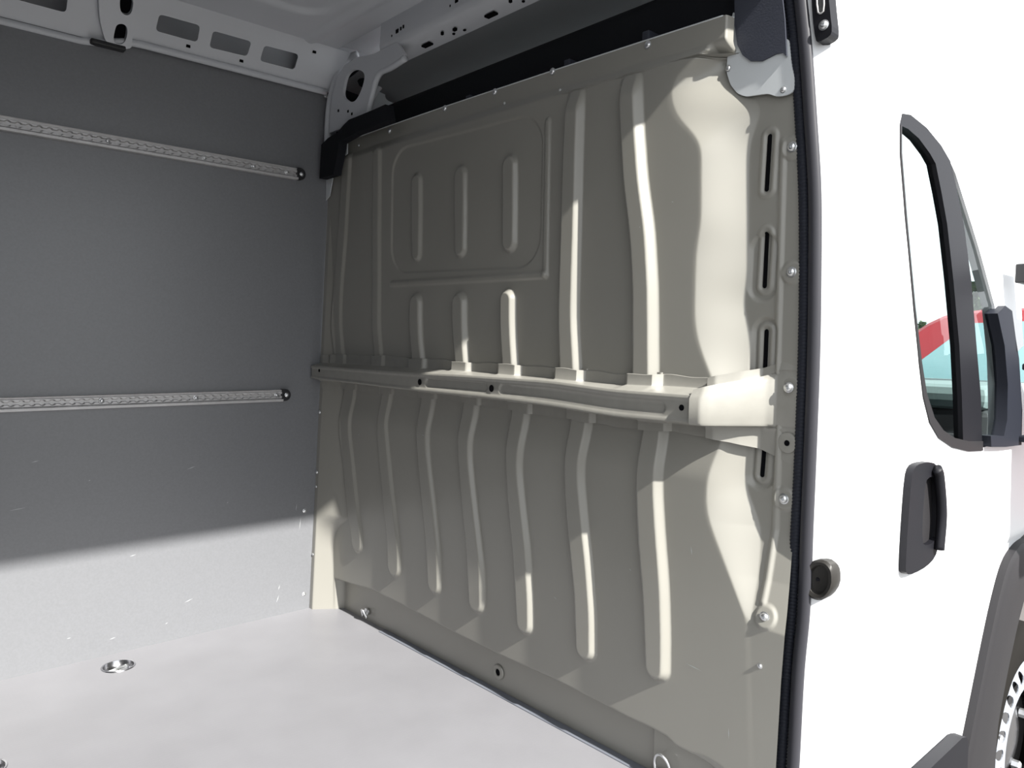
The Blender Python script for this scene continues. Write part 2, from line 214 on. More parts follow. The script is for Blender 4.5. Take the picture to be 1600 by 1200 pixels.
M = {
    'taupe': material('taupe_paint', (0.262, 0.254, 0.228), 0.34, coat=0.12, noise=(2.2, 0.035, (1, 1, 1)), bump=(9, 0.05, 0.004)),
    'taupe_beam': material('taupe_beam_paint', (0.268, 0.260, 0.235), 0.36, coat=0.1, noise=(12, 0.05, (1, 3, 3))),
    'white_body': material('white_body_paint', (0.82, 0.83, 0.85), 0.3, coat=0.2),
    'white_inner': material('white_inner_paint', (0.58, 0.595, 0.625), 0.4, noise=(3, 0.04, (1, 1, 1))),
    'gusset_white': material('gusset_white_paint', (0.60, 0.625, 0.64), 0.35),
    'panel': material('grey_lining_panel', (0.164, 0.168, 0.179), 0.36, spec=0.8, noise=(160, 0.05, (1, 1, 1)), bump=(220, 0.08, 0.0006)),
    'scuff': material('pale_scuff', (0.40, 0.41, 0.42), 0.6),
    'dark_scuff': material('dark_scuff', (0.10, 0.10, 0.10), 0.6),
    'floor': floor_material(),
    'alu': material('brushed_aluminium', (0.52, 0.51, 0.51), 0.35, metal=0.3, noise=(8, 0.06, (4, 1, 1))),
    'alu_edge_shaded': material('shaded_floor_alloy', (0.16, 0.17, 0.20), 0.5),  # darkened alloy colour carries the shade the strip lies in
    'zinc': material('zinc_plate', (0.72, 0.73, 0.74), 0.28, metal=0.9),
    'steel_dark': material('burnished_steel', (0.45, 0.45, 0.47), 0.22, metal=1.0),
    'black': material('black_plastic', (0.012, 0.012, 0.014), 0.45),
    'hole': material('hole_shade_black', (0.004, 0.004, 0.005), 0.9, spec=0.05),  # near-black colour stands in for the shade inside openings
    'foam': material('black_foam', (0.010, 0.011, 0.014), 0.85, spec=0.2, bump=(120, 0.3, 0.002)),
    'navy': material('navy_pillar_trim', (0.035, 0.039, 0.055), 0.6, bump=(300, 0.3, 0.001)),
    'headliner': material('headliner_felt', (0.30, 0.305, 0.32), 0.95, spec=0.1, bump=(250, 0.3, 0.001)),
    'seal': material('rubber_seal', (0.016, 0.018, 0.026), 0.6, spec=0.2),
    'seal_smooth': material('smooth_rubber', (0.040, 0.040, 0.047), 0.5, spec=0.22),
    'grey_plastic': material('grey_black_plastic', (0.010, 0.010, 0.013), 0.5, spec=0.2, bump=(500, 0.25, 0.0006)),
    'trim_plastic': material('bleached_black_plastic', (0.022, 0.021, 0.023), 0.55, spec=0.22, bump=(400, 0.3, 0.0008)),
    'socket': material('warm_black_plastic', (0.030, 0.028, 0.026), 0.4, spec=0.22),
    'tyre': material('tyre_rubber', (0.012, 0.011, 0.010), 0.85, spec=0.1),
    'silver': material('silver_trim_paint', (0.30, 0.32, 0.36), 0.4, metal=0.1),
    'glass': glass_material('cab_glass', (0.88, 0.96, 0.95)),
    'glass_car': material('car_glass', (0.25, 0.40, 0.43), 0.06, spec=0.7),
    'red': material('red_car_paint', (0.36, 0.035, 0.045), 0.45, spec=0.25),
    'seat': material('charcoal_cloth', (0.035, 0.037, 0.042), 0.9),
    'dash': material('dashboard_plastic', (0.05, 0.055, 0.058), 0.5),
    'dash_top_lit': material('dash_top_lit_teal', (0.20, 0.27, 0.27), 0.6),  # dash top colour made pale teal to look lit
    'ground': material('concrete_yard', (0.115, 0.113, 0.11), 0.9, noise=(3, 0.15, (1, 1, 1))),
    'leaf': material('conifer_green', (0.10, 0.13, 0.06), 0.8, noise=(14, 0.4, (1, 1, 1))),
    'bark': material('bark', (0.12, 0.09, 0.06), 0.9),
    'lamp': material('lamp_amber', (0.6, 0.22, 0.05), 0.3),
}


def link(name, me, mat, parent=None):
    o = bpy.data.objects.new(name, me)
    COL.objects.link(o)
    if mat is not None and not me.materials:
        me.materials.append(mat)
    if parent is not None:
        o.parent = parent
    return o


def tag(o, label=None, cat=None, group=None, kind=None):
    if label: o['label'] = label
    if cat: o['category'] = cat
    if group: o['group'] = group
    if kind: o['kind'] = kind
    return o


def empty(name, loc=(0, 0, 0)):
    o = bpy.data.objects.new(name, None)
    o.empty_display_size = 0.05
    o.location = loc
    COL.objects.link(o)
    return o


def place(o, parent):
    """parent keeping world coordinates of a mesh modelled in world space under an Empty that is not at the origin"""
    o.parent = parent
    o.matrix_parent_inverse = Matrix.Translation(parent.location).inverted()
    return o


def grid_mesh(name, X, Y, Z, smooth=True, keep=None):
    """quads over 2-D arrays of coordinates"""
    nr, nc = X.shape
    co = np.stack([X, Y, Z], -1).reshape(-1, 3).astype(np.float32)
    r, c = np.meshgrid(np.arange(nr - 1), np.arange(nc - 1), indexing='ij')
    a = (r * nc + c)
    q = np.stack([a, a + 1, a + nc + 1, a + nc], -1)
    if keep is not None:
        q = q[keep]
    q = q.reshape(-1, 4).astype(np.int32)
    me = bpy.data.meshes.new(name)
    me.vertices.add(len(co)); me.vertices.foreach_set('co', co.ravel())
    me.loops.add(q.size); me.loops.foreach_set('vertex_index', q.ravel())
    me.polygons.add(len(q))
    me.polygons.foreach_set('loop_start', np.arange(0, q.size, 4, dtype=np.int32))
    me.polygons.foreach_set('use_smooth', np.full(len(q), smooth))
    me.update(calc_edges=True)
    return me


def bm_mesh(name, bm, smooth=False):
    bmesh.ops.recalc_face_normals(bm, faces=bm.faces)
    me = bpy.data.meshes.new(name)
    bm.to_mesh(me); bm.free()
    if smooth:
        me.polygons.foreach_set('use_smooth', np.full(len(me.polygons), True))
    return me


def plate(name, outline, fn, holes=(), thick=(0, 0, 0), cuts_u=(), cuts_v=(), smooth=False, bevel=0.0):
    """flat or gently curved sheet: outline and holes in (u,v), fn maps (u,v) to a point, thick is the depth vector behind it"""
    bm = bmesh.new()
    for loop in [outline] + list(holes):
        vs = [bm.verts.new((p[0], p[1], 0)) for p in loop]
        for i in range(len(vs)):
            bm.edges.new((vs[i], vs[(i + 1) % len(vs)]))
    bmesh.ops.triangle_fill(bm, use_beauty=True, use_dissolve=False, edges=bm.edges[:])
    for f in list(bm.faces):                       # drop anything filled inside a hole
        c = f.calc_center_median()
        if any(inside(c.x, c.y, h) for h in holes):
            bm.faces.remove(f)
    for u in cuts_u:
        bmesh.ops.bisect_plane(bm, geom=bm.verts[:] + bm.edges[:] + bm.faces[:], plane_co=(u, 0, 0), plane_no=(1, 0, 0))
    for v in cuts_v:
        bmesh.ops.bisect_plane(bm, geom=bm.verts[:] + bm.edges[:] + bm.faces[:], plane_co=(0, v, 0), plane_no=(0, 1, 0))
    for v in bm.verts:
        v.co = fn(v.co.x, v.co.y)
    t = Vector(thick)
    if t.length > 0:
        front = bm.faces[:]
        g = bmesh.ops.extrude_face_region(bm, geom=front)
        for e in g['geom']:
            if isinstance(e, bmesh.types.BMVert):
                e.co += t
        # extruded copy sits at the back, the original faces stay in front
        if not any(f.is_valid for f in front):
            pass
    bmesh.ops.recalc_face_normals(bm, faces=bm.faces)
    me = bpy.data.meshes.new(name)
    bm.to_mesh(me); bm.free()
    if smooth:
        me.polygons.foreach_set('use_smooth', np.full(len(me.polygons), True))
        me.set_sharp_from_angle(angle=math.radians(35))
    return me


def inside(x, y, poly):
    r = False
    n = len(poly)
    for i in range(n):
        x1, y1 = poly[i][0], poly[i][1]; x2, y2 = poly[(i + 1) % n][0], poly[(i + 1) % n][1]
        if (y1 > y) != (y2 > y) and x < (x2 - x1) * (y - y1) / (y2 - y1) + x1:
            r = not r
    return r


def round_poly(poly, it=2):
    """Chaikin corner cutting"""
    for _ in range(it):
        q = []
        n = len(poly)
        for i in range(n):
            a = poly[i]; b = poly[(i + 1) % n]
            q.append((a[0] * .75 + b[0] * .25, a[1] * .75 + b[1] * .25))
            q.append((a[0] * .25 + b[0] * .75, a[1] * .25 + b[1] * .75))
        poly = q
    return poly


def fillet(poly, r, n=4):
    """round every corner of an outline with radius about r"""
    out = []
    m = len(poly)
    for i in range(m):
        p0 = Vector(poly[i - 1]); p1 = Vector(poly[i]); p2 = Vector(poly[(i + 1) % m])
        a = (p0 - p1); c = (p2 - p1)
        ra = min(r, a.length * .45); rc = min(r, c.length * .45)
        a = p1 + a.normalized() * ra; c = p1 + c.normalized() * rc
        for k in range(n + 1):
            t = k / n
            q = a * (1 - t) ** 2 + p1 * 2 * t * (1 - t) + c * t * t
            out.append((q.x, q.y))
    return out


def smooth_path(pts, n):
    """Catmull-Rom resampling of an open polyline"""
    P = np.array(pts, float)
    P = np.vstack([2 * P[0] - P[1], P, 2 * P[-1] - P[-2]])
    segs = len(P) - 3
    out = []
    for u in np.linspace(0, segs - 1e-6, n):
        i = int(u); t = u - i
        p0, p1, p2, p3 = P[i], P[i + 1], P[i + 2], P[i + 3]
        out.append(.5 * ((2 * p1) + (-p0 + p2) * t + (2 * p0 - 5 * p1 + 4 * p2 - p3) * t * t + (-p0 + 3 * p1 - 3 * p2 + p3) * t ** 3))
    return np.array(out)


def tube(name, path, rad, seg=10, closed=False, flat=(1.0, 1.0)):
    """sweep a round section along a path; rad is a number or one per point"""
    P = np.array(path, float); n = len(P)
    R = np.full(n, rad) if np.isscalar(rad) else np.array(rad)
    T = np.gradient(P, axis=0) if not closed else np.roll(P, -1, 0) - np.roll(P, 1, 0)
    T /= np.linalg.norm(T, axis=1)[:, None]
    ref = np.array([1.0, 0.0, 0.0]) if abs(T[:, 0]).mean() < 0.8 else np.array([0, 0, 1.0])
    N = ref - T * (T @ ref)[:, None]
    N /= np.linalg.norm(N, axis=1)[:, None]
    B = np.cross(T, N)
    a = np.linspace(0, 2 * np.pi, seg, endpoint=False)
    V = P[:, None, :] + R[:, None, None] * (np.cos(a)[None, :, None] * N[:, None, :] * flat[0] + np.sin(a)[None, :, None] * B[:, None, :] * flat[1])
    verts = V.reshape(-1, 3).tolist()
    faces = []
    last = n if closed else n - 1
    for i in range(last):
        j = (i + 1) % n
        for k in range(seg):
            l = (k + 1) % seg
            faces.append((i * seg + k, i * seg + l, j * seg + l, j * seg + k))
    if not closed:
        faces.append(tuple(range(seg))[::-1]); faces.append(tuple((n - 1) * seg + k for k in range(seg)))
    me = bpy.data.meshes.new(name)
    me.from_pydata(verts, [], faces); me.update()
    me.polygons.foreach_set('use_smooth', np.full(len(me.polygons), True))
    return me


def lathe(name, prof, axis=(0, 0, 1), center=(0, 0, 0), seg=20, smooth=True):
    """revolve (radius, height) pairs about an axis"""
    q = Vector((0, 0, 1)).rotation_difference(Vector(axis))
    c = Vector(center)
    bm = bmesh.new()
    rings = []
    for r, h in prof:
        if r < 1e-6:
            rings.append([bm.verts.new(c + q @ Vector((0, 0, h)))])
        else:
            rings.append([bm.verts.new(c + q @ Vector((r * math.cos(2 * math.pi * k / seg), r * math.sin(2 * math.pi * k / seg), h))) for k in range(seg)])
    for A, B in zip(rings[:-1], rings[1:]):
        for k in range(seg):
            l = (k + 1) % seg
            if len(A) == 1 and len(B) == 1: continue
            if len(A) == 1: bm.faces.new((A[0], B[l], B[k]))
            elif len(B) == 1: bm.faces.new((A[k], A[l], B[0]))
            else: bm.faces.new((A[k], A[l], B[l], B[k]))
    me = bm_mesh(name, bm, smooth)
    if smooth: me.set_sharp_from_angle(angle=math.radians(40))
    return me


def box_mesh(name, lo, hi, bevel=0.0, seg=2):
    bm = bmesh.new()
    bmesh.ops.create_cube(bm, size=1)
    for v in bm.verts:
        v.co = Vector([lo[i] + (v.co[i] + .5) * (hi[i] - lo[i]) for i in range(3)])
    if bevel:
        bmesh.ops.bevel(bm, geom=bm.edges[:], offset=bevel, segments=seg, profile=.5, affect='EDGES')
    return bm_mesh(name, bm, False)


def add_box(bm, lo, hi):
    g = bmesh.ops.create_cube(bm, size=1)
    for v in g['verts']:
        v.co = Vector([lo[i] + (v.co[i] + .5) * (hi[i] - lo[i]) for i in range(3)])


def capsule(a, b, r, n=8):
    """outline of a stadium from a to b in 2-D"""
    a = Vector(a); b = Vector(b)
    d = (b - a).normalized(); ang = math.atan2(d.y, d.x)
    pts = []
    for k in range(n + 1):
        t = ang - math.pi / 2 + math.pi * k / n
        pts.append((b.x + r * math.cos(t), b.y + r * math.sin(t)))
    for k in range(n + 1):
        t = ang + math.pi / 2 + math.pi * k / n
        pts.append((a.x + r * math.cos(t), a.y + r * math.sin(t)))
    return pts


def struct(name, me, mat, parent=None):
    o = link(name, me, mat, parent)
    if parent is None: o['kind'] = 'structure'
    return o


SCREW = {}
def screw(parent, loc, axis, r=0.0065, mat=None, name='screw'):
    key = (round(r, 4),)
    if key not in SCREW:
        SCREW[key] = lathe('screw', [(r * 1.25, 0), (r * 1.25, r * .12), (r, r * .2), (r * .9, r * .5), (r * .6, r * .72), (r * .28, r * .78), (r * .22, r * .4), (0, r * .4)], seg=16)
        SCREW[key].materials.append(mat or M['zinc'])
    o = bpy.data.objects.new(name, SCREW[key])
    COL.objects.link(o)
    o.location = loc
    o.rotation_mode = 'QUATERNION'
    o.rotation_quaternion = Vector((0, 0, 1)).rotation_difference(Vector(axis))
    o.parent = parent
    return o


def ss(a, b, v):
    t = np.clip((v - a) / (b - a), 0, 1)
    return t * t * (3 - 2 * t)


# ---------------------------------------------------------------- bulkhead surface
def x_main(y, z):
    """main sheet; it meets the far lining along a slope that narrows upwards"""
    k = .35 + 1.15 * (1 - ss(.22, .36, z))
    return np.minimum(.065, .045 * z + k * np.maximum(1.838 - y, 0)) + 0 * y


def poly_y(pts, z):
    p = np.array(sorted(pts, key=lambda q: q[1]))
    zz = np.arange(p[0, 1], p[-1, 1], .004)
    yy = np.interp(zz, p[:, 1], p[:, 0])
    k = 15
    yp = np.concatenate([np.full(k, yy[0]), yy, np.full(k, yy[-1])])
    ker = np.hanning(2 * k + 3)[1:-1]; ker /= ker.sum()
    yy = np.convolve(yp, ker, 'valid')[:len(zz)]
    return np.interp(z, zz, yy)


def pts_fn(pts, z):
    p = np.array(sorted(pts))
    return np.interp(z, p[:, 0], p[:, 1])


A_UP, B_UP, A_LO, B_LO = D['a_up'], D['b_up'], D['a_lo'], D['b_lo']
F_LO = [(.95, .124), (.62, .124), (.52, .100), (.43, .0685), (.0, .068)]


def capsule_h(y, z, a, b, r, run):
    """1 inside a stadium falling to 0 over run outside it"""
    a = np.array(a); b = np.array(b); d = b - a
    t = np.clip(((y - a[0]) * d[0] + (z - a[1]) * d[1]) / (d @ d + 1e-12), 0, 1)
    dist = np.hypot(y - a[0] - t * d[0], z - a[1] - t * d[1])
    return 1 - ss(r, r + run, dist)


def rib_h(y, z, rib):
    kind, dep, run, left, right = rib
    lo = min(right[0][1], right[-1][1]); hi = max(right[0][1], right[-1][1])
    yr = poly_y(right, z); yl = poly_y(left, z) + run
    if kind == 'u' and lo < 1.0: lo = .7
    if kind == 'l': hi = 1.1
    w = np.maximum((yl - yr) / 2, .004); c = (yl + yr) / 2
    dz = np.maximum(0, np.maximum(lo + w - z, z - (hi - w)))
    s = w - np.hypot(y - c, dz)
    t = s / run
    return dep * (.55 * np.clip(t, 0, 1) + .45 * ss(-.12, 1.12, t))


RIBS = D['ribs']


def relief_upper(y, z):
    x = x_main(y, z)
    top = np.interp(y, [q[0] for q in D['top']], [q[1] for q in D['top']])
    x = x + .012 * ss(-.072, -.045, z - top)               # flange along the top edge
    yA = poly_y([(q, p) for p, q in A_UP], z); yB = poly_y([(q, p) for p, q in B_UP], z)   # pocket and flank on the door side
    yA = np.maximum(yA, yB + .012)
    t = np.clip((yA - y) / (yA - yB), -.15, 1.15)
    s = .6 * np.clip(t, 0, 1) + .4 * ss(-.12, 1.12, t)
    s = s * (1 - ss(-.078, -.045, z - top) * ss(.212, .220, y))
    x = x + (.124 - x) * s
    for rib in RIBS:
        if rib[0] == 'u':
            h = rib_h(y, z, rib)
            if rib[1] in (.020, .022):
                h = h * (1 - ss(-.13, -.055, z - top))
            x = x - h * (1 - s)
    # pressed window panel: sunken rounded field, raised bead on two sides
    cy, cz, hw, hh, r = 1.088, 1.392, .346, .196, .085
    qx = np.abs(y - cy) - (hw - r); qz = np.abs(z - cz - .03 * (y - cy)) - (hh - r)
    sd = np.hypot(np.maximum(qx, 0), np.maximum(qz, 0)) + np.minimum(np.maximum(qx, qz), 0) - r
    x = x + .0045 * (1 - ss(-.003, .004, sd))
    for a, b in ((D['winL'][0], D['winL'][1]), (D['winL'][1], D['winL'][2])):
        x = x - .006 * capsule_h(y, z, a, b, .004, .008)
    for a, b in D['slots'][:3]:                             # raised ring round each slot
        x = x - .004 * (capsule_h(y, z, a, b, .0150, .006) - capsule_h(y, z, a, b, .0068, .005))
    a, b = D['slots'][1]
    x = x + .007 * capsule_h(y, z, (a[0] + .004, a[1] - .03), (b[0] + .002, b[1]), .027, .008)
    a, b = D['slots'][2]
    x = x + .007 * capsule_h(y, z, a, b, .023, .008)
    x = x - .005 * capsule_h(y, z, (.108, 1.40), (.104, .94), .002, .007)
    for p in D['screws_right'][:3]:
        x = x - .005 * capsule_h(y, z, p, (p[0], p[1] - .001), .019, .006)
    return x


def relief_lower(y, z):
    x = x_main(y, z) + .003
    x = x + .012 * ss(.70, .80, z) * (1 - ss(1.70, 1.80, y))
    for rib in RIBS:
        if rib[0] == 'l':
            x = x - rib_h(y, z, rib)
    yA = poly_y([(q, p) for p, q in A_LO], z); yB = poly_y([(q, p) for p, q in B_LO], z); xf = pts_fn(F_LO, z)
    yA = np.maximum(yA, yB + .012)
    t = np.clip((yA - y) / (yA - yB), -.15, 1.15)
    s = .6 * np.clip(t, 0, 1) + .4 * ss(-.12, 1.12, t)
    x = x + (xf - x) * s
    a, b = D['slots'][3]
    x = x + .010 * capsule_h(y, z, (a[0], a[1] + .1), b, .022, .012)
    x = x - .004 * (capsule_h(y, z, a, b, .0150, .006) - capsule_h(y, z, a, b, .0068, .005))
    x = x - .005 * capsule_h(y, z, (.096, .84), (.094, .48), .002, .008)
    for p in D['screws_right'][3:]:
        x = x - .005 * capsule_h(y, z, p, (p[0], p[1] - .001), .019, .006)
    # recessed skirt below the crease
    cr = np.array(sorted(D['crease']))
    zc = np.interp(y, cr[:, 0], cr[:, 1])
    k = (1 - ss(-.010, .003, z - zc)) * (1 - ss(1.775, 1.795, y)) * ss(.17, .20, y)
    skirt = .102 - .012 * (1 - ss(.355, .365, y))
    x = x + (skirt - x) * k
    sd = np.hypot(y - .20, z + .02)                         # pressed arc at the near lower corner
    x = x + .004 * (1 - ss(.128, .138, sd)) * (1 - k)
    return x


def left_edge(z):
    return np.interp(z, [0, 1.45, 1.53, 1.64, 1.69, 1.75], [1.8585, 1.8585, 1.855, 1.83, 1.79, 1.77])


def right_edge(z):
    q = sorted((b, a) for a, b in D['seal_in'])
    return np.interp(z, [a for a, _ in q], [c for _, c in q]) + .004


# ---------------------------------------------------------------- the setting
# load floor with round openings for the lashing cups
CUP = (D['cup'][0], D['cup'][1])
CUP2 = (-1.060, 1.352)
RC = 0.046
circ = lambda c, r, n=28: [(c[0] + r * math.cos(2 * math.pi * k / n), c[1] + r * math.sin(2 * math.pi * k / n)) for k in range(n)]
floor_me = plate('floor', [(-3.2, -.02), (.103, -.02), (.103, 1.9), (-3.2, 1.9)], lambda u, v: Vector((u, v, 0)), holes=[circ(CUP, RC * .93), circ(CUP2, RC * .93)], thick=(0, 0, -.012))
floor = struct('floor', floor_me, M['floor'])
under = struct('floor_subframe', box_mesh('floor_subframe', (-3.2, 0, -.10), (.3, 1.95, -.055)), M['white_inner'], floor)

# far lining panel
wall_left = struct('wall_left', box_mesh('wall_left', (-3.2, 1.86, -.02), (.10, 1.875, 1.872)), M['panel'])
for p in D['wall_screws']:
    screw(wall_left, (p[0], 1.86, p[1]), (0, -1, 0), .006)
random.seed(4)
scuffs = bmesh.new()
for (x, z, l, a) in [(-.905, .487, .04, .1), (-.72, .55, .006, .5), (-.60, .30, .02, .2), (-.66, .05, .02, .15), (-.3, .43, .007, .6), (-.05, .38, .03, 1.4), (-.035, .32, .05, 1.45), (-.43, .12, .03, .3), (-.12, .06, .03, 1.2), (-.115, .10, .02, 1.3), (-.78, .08, .012, .1), (-.5, .06, .01, .4), (-.86, .62, .02, .2), (-.42, .56, .03, .3)]:
    dx, dz = l * math.cos(a) / 2, l * math.sin(a) / 2
    w = .0012
    nx, nz = -math.sin(a) * w, math.cos(a) * w
    vs = [scuffs.verts.new((x + sx * dx + sn * nx, 1.8594, z + sx * dz + sn * nz)) for sx, sn in ((-1, 0), (0, -1), (1, 0), (0, 1))]
    scuffs.faces.new(vs)
sc = link('scuff_marks', bm_mesh('scuff_marks', scuffs), M['scuff'], wall_left); sc['kind'] = 'stuff'

outer_left = struct('wall_left_skin', box_mesh('wall_left_skin', (-3.2, 1.97, -.3), (.6, 1.985, 2.12)), M['white_inner'], wall_left)
wall_rear = struct('wall_rear', box_mesh('wall_rear', (-3.25, -.1, -.1), (-3.2, 2.0, 2.12)), M['white_inner'])

# roof skin with a pressed field, the front bow and the left cant rail
yy = np.linspace(-.12, 1.78, 240); xx = np.linspace(-3.2, .05, 300)
YY, XX = np.meshgrid(yy, xx, indexing='ij')
def rr(x, y, cx, cy, hx, hy, r):
    qx = np.abs(x - cx) - (hx - r); qy = np.abs(y - cy) - (hy - r)
    return np.hypot(np.maximum(qx, 0), np.maximum(qy, 0)) + np.minimum(np.maximum(qx, qy), 0) - r
ZZ = np.full_like(XX, 2.0)
ZZ += .014 * (1 - ss(-.012, .012, rr(XX, YY, -.52, .78, .40, .80, .09)))
ZZ += .014 * (1 - ss(-.012, .012, rr(XX, YY, -1.65, .78, .55, .80, .09)))
ZZ -= .008 * (1 - ss(.010, .022, np.abs(XX + .055)))
ceiling = struct('ceiling', grid_mesh('ceiling', XX, YY, ZZ), M['white_inner'])
struct('roof_skin', box_mesh('roof_skin', (-3.25, -.05, 2.10), (.40, 2.0, 2.115)), M['white_body'], ceiling)

CY0, CZ0, CY1, CZ1 = 1.86, 1.855, 1.76, 2.0
CL = math.hypot(CY1 - CY0, CZ1 - CZ0)
EY, EZ = (CY1 - CY0) / CL, (CZ1 - CZ0) / CL
cant_fn = lambda off: (lambda u, v: Vector((u, CY0 + EY * v - EZ * off, CZ0 + EZ * v + EY * off)))
rail_out = [(-3.2, -.012), (-.745, -.012), (-.70, -.012), (-.60, .022), (-.05, .020), (.06, .022), (.10, .176), (-3.2, .176)]
more_holes = [[(x, .045), (x + .15, .045), (x + .15, .13), (x, .13)] for x in (-1.25, -1.6, -1.95, -2.3)]
cant_holes = [fillet([tuple(p) for p in h], .012) for h in D['cant_holes'][:3] + [[(-.93, .055), (-.775, .055), (-.775, .14), (-.93, .14)]] + more_holes]
cant = link('cant_rail', plate('cant_rail', rail_out, cant_fn(0), holes=cant_holes, thick=(0, .004, .002)), M['white_inner'], ceiling)
# lower rolled lip of the rail
lip = []
for x in np.linspace(-3.2, .05, 80):
    v = np.interp(x, [-.75, -.72, -.60, -.57], [-.012, -.012, .022, .022])
    p = cant_fn(.004)(x, v); lip.append(p)
link('rail_lip', tube('rail_lip', lip, .011, 10), M['white_inner'], ceiling)
# proud bracket; plates behind its holes are painted dark as shade
br = round_poly([tuple(p) for p in D['cant_bracket']], 2)
brh = [round_poly([tuple(p) for p in h], 2) for h in D['cant_bracket_holes']]
link('roof_bracket', plate('roof_bracket', br, cant_fn(.022), holes=brh, thick=(0, .024, .016), smooth=True), M['white_inner'], ceiling)
for h in brh:
    link('bracket_hole_shade', plate('bracket_hole_shade', h, cant_fn(.004)), M['hole'], ceiling)  # dark plate paints the shade seen through the hole
link('bracket_foot', box_mesh('bracket_foot', (-.71, 1.835, 1.838), (-.615, 1.872, 1.852), .004), M['black'], ceiling)
sm = bmesh.new()
for p in D['cant_small']:
    c = cant_fn(.001)(*p)
    add_box(sm, (c.x - .006, c.y - .002, c.z - .004), (c.x + .006, c.y + .002, c.z + .004))
o = link('punched_hole_shade', bm_mesh('punched_hole_shade', sm), M['hole'], ceiling); o['kind'] = 'stuff'  # near-black boxes on the rail paint the dark of small holes

# roof bow across the front of the load space
bow_prof = [(.045, 2.03), (.040, 1.985), (.036, 1.93), (.038, 1.912), (.048, 1.902), (.085, 1.893), (.112, 1.890), (.118, 1.90), (.118, 2.04)]
ys = np.linspace(-.0, 1.47, 60)
BX = np.array([[p[0] for p in bow_prof] for _ in ys]); BZ = np.array([[p[1] - .012 * ss(1.45, 1.8, y) for p in bow_prof] for y in ys]); BY = np.repeat(ys[:, None], len(bow_prof), 1)
bow = link('roof_bow', grid_mesh('roof_bow', BX, BY, BZ), M['white_inner'], ceiling)
bow.data.set_sharp_from_angle(angle=math.radians(50))
hb = bmesh.new()
for k in range(5):
    y0 = 1.37 - k * .30
    for dy, dz, w, h in ((0, .012, .007, .006), (-.020, .014, .003, .005), (-.034, .016, .003, .005), (.03, .006, .002, .003)):
        add_box(hb, (.0355, y0 + dy - w, 1.935 + dz - h), (.0395, y0 + dy + w, 1.935 + dz + h))
    for dy, xx_, w, h in ((-.10, .080, .020, .008), (-.20, .062, .004, .003), (.05, .07, .006, .004), (.03, .09, .004, .003), (.075, .085, .003, .003)):
        add_box(hb, (xx_ - h, y0 + dy - w, 1.887), (xx_ + h, y0 + dy + w, 1.8985 - (xx_ - .048) * .2))
o = link('punched_hole_shade', bm_mesh('punched_hole_shade', hb), M['hole'], ceiling); o['kind'] = 'stuff'  # black boxes on the bow, shade of its holes put in as colour

# inner pillar sheet at the far front corner
pil_fn = lambda u, v: Vector((u, 1.82 - .10 * max(0, v - 1.86) - .25 * max(0, v - 1.93), v))
pil_holes = [round_poly([tuple(p) for p in h], 2) for h in D['pil_holes'][1:]]
trim_pillar = struct('trim_1', plate('trim_1', [tuple(p) for p in D['pil']], pil_fn, holes=pil_holes, thick=(0, .012, 0), cuts_v=[1.86, 1.9, 1.93, 1.96, 2.0], smooth=True), M['white_inner'])
leg = plate('bow_leg', [tuple(q) for q in D['leg']], lambda u, v: Vector((.036 + .02 * float(ss(1.88, 1.70, v)) * 0, u, v)), holes=[round_poly([tuple(q) for q in D['leg_hole']], 2)], thick=(.010, 0, 0))
link('bow_leg', leg, M['white_inner'], ceiling)
link('bow_leg_lip', tube('bow_leg_lip', smooth_path([(.044, q[0], q[1]) for q in D['leg_inner']], 30), .010, 8), M['white_inner'], ceiling)
link('pillar_edge', tube('pillar_edge', smooth_path([(.052, 1.835, 1.60), (.050, 1.832, 1.72), (.055, 1.826, 1.83), (.075, 1.812, 1.93), (.10, 1.79, 1.985), (.12, 1.75, 2.0)], 24), .012, 10), M['white_inner'], trim_pillar)
link('pillar_ridge', tube('pillar_ridge', smooth_path([(.175, 1.812, 1.66), (.180, 1.810, 1.78), (.205, 1.805, 1.87), (.25, 1.79, 1.94), (.33, 1.77, 1.97)], 20), .016, 10), M['white_inner'], trim_pillar)
link('pillar_gap_shade', box_mesh('pillar_gap_shade', (.0, 1.93, 1.5), (.7, 1.94, 2.05)), M['hole'], trim_pillar)  # added black sheet, painted shade behind the pillar openings
sm = bmesh.new()
for p in D['pil_small']:
    add_box(sm, (.0345, p[0] - .004, p[1] - .004), (.040, p[0] + .004, p[1] + .004))
o = link('punched_hole_shade', bm_mesh('punched_hole_shade', sm), M['hole'], trim_pillar); o['kind'] = 'stuff'  # black boxes stand in for dark holes in the sheet
link('foam_plug', lathe('foam_plug', [(0, .022), (.012, .02), (.02, .01), (.022, 0)], axis=(-.5, -1, -.3), center=(.17, 1.79, 1.925), seg=9, smooth=False), M['foam'], trim_pillar)

# black foam band over the bulkhead and the navy trim of the door pillar
bu = np.linspace(1.85, .09, 90)
band_prof = [(.150, 1.60), (.145, 1.66), (.143, 1.71), (.143, 1.77), (.150, 1.793), (.165, 1.802), (.22, 1.806), (.36, 1.808)]
BX = np.array([[p[0] for p in band_prof] for _ in bu]); BZ = np.array([[p[1] - (.05 * ss(1.70, 1.86, y) if p[1] > 1.70 else 0) for p in band_prof] for y in bu]); BY = np.repeat(bu[:, None], len(band_prof), 1)
trim_band = struct('trim_2', grid_mesh('trim_2', BX, BY, BZ), M['foam'])
trim_band['label'] = 'black foam band running along the top of the bulkhead'
link('band_end', plate('band_end', [tuple(p) for p in D['band_left']], lambda u, v: Vector((.022, min(u, 1.857), v)), thick=(.030, 0, 0)), M['foam'], trim_band)
for y in (.70, 1.10, .45):
    link('band_clip', box_mesh('band_clip', (.105, y - .010, 1.685), (.145, y + .010, 1.708), .003), M['navy'], trim_band)
nav = [tuple(p) for p in D['navy']]
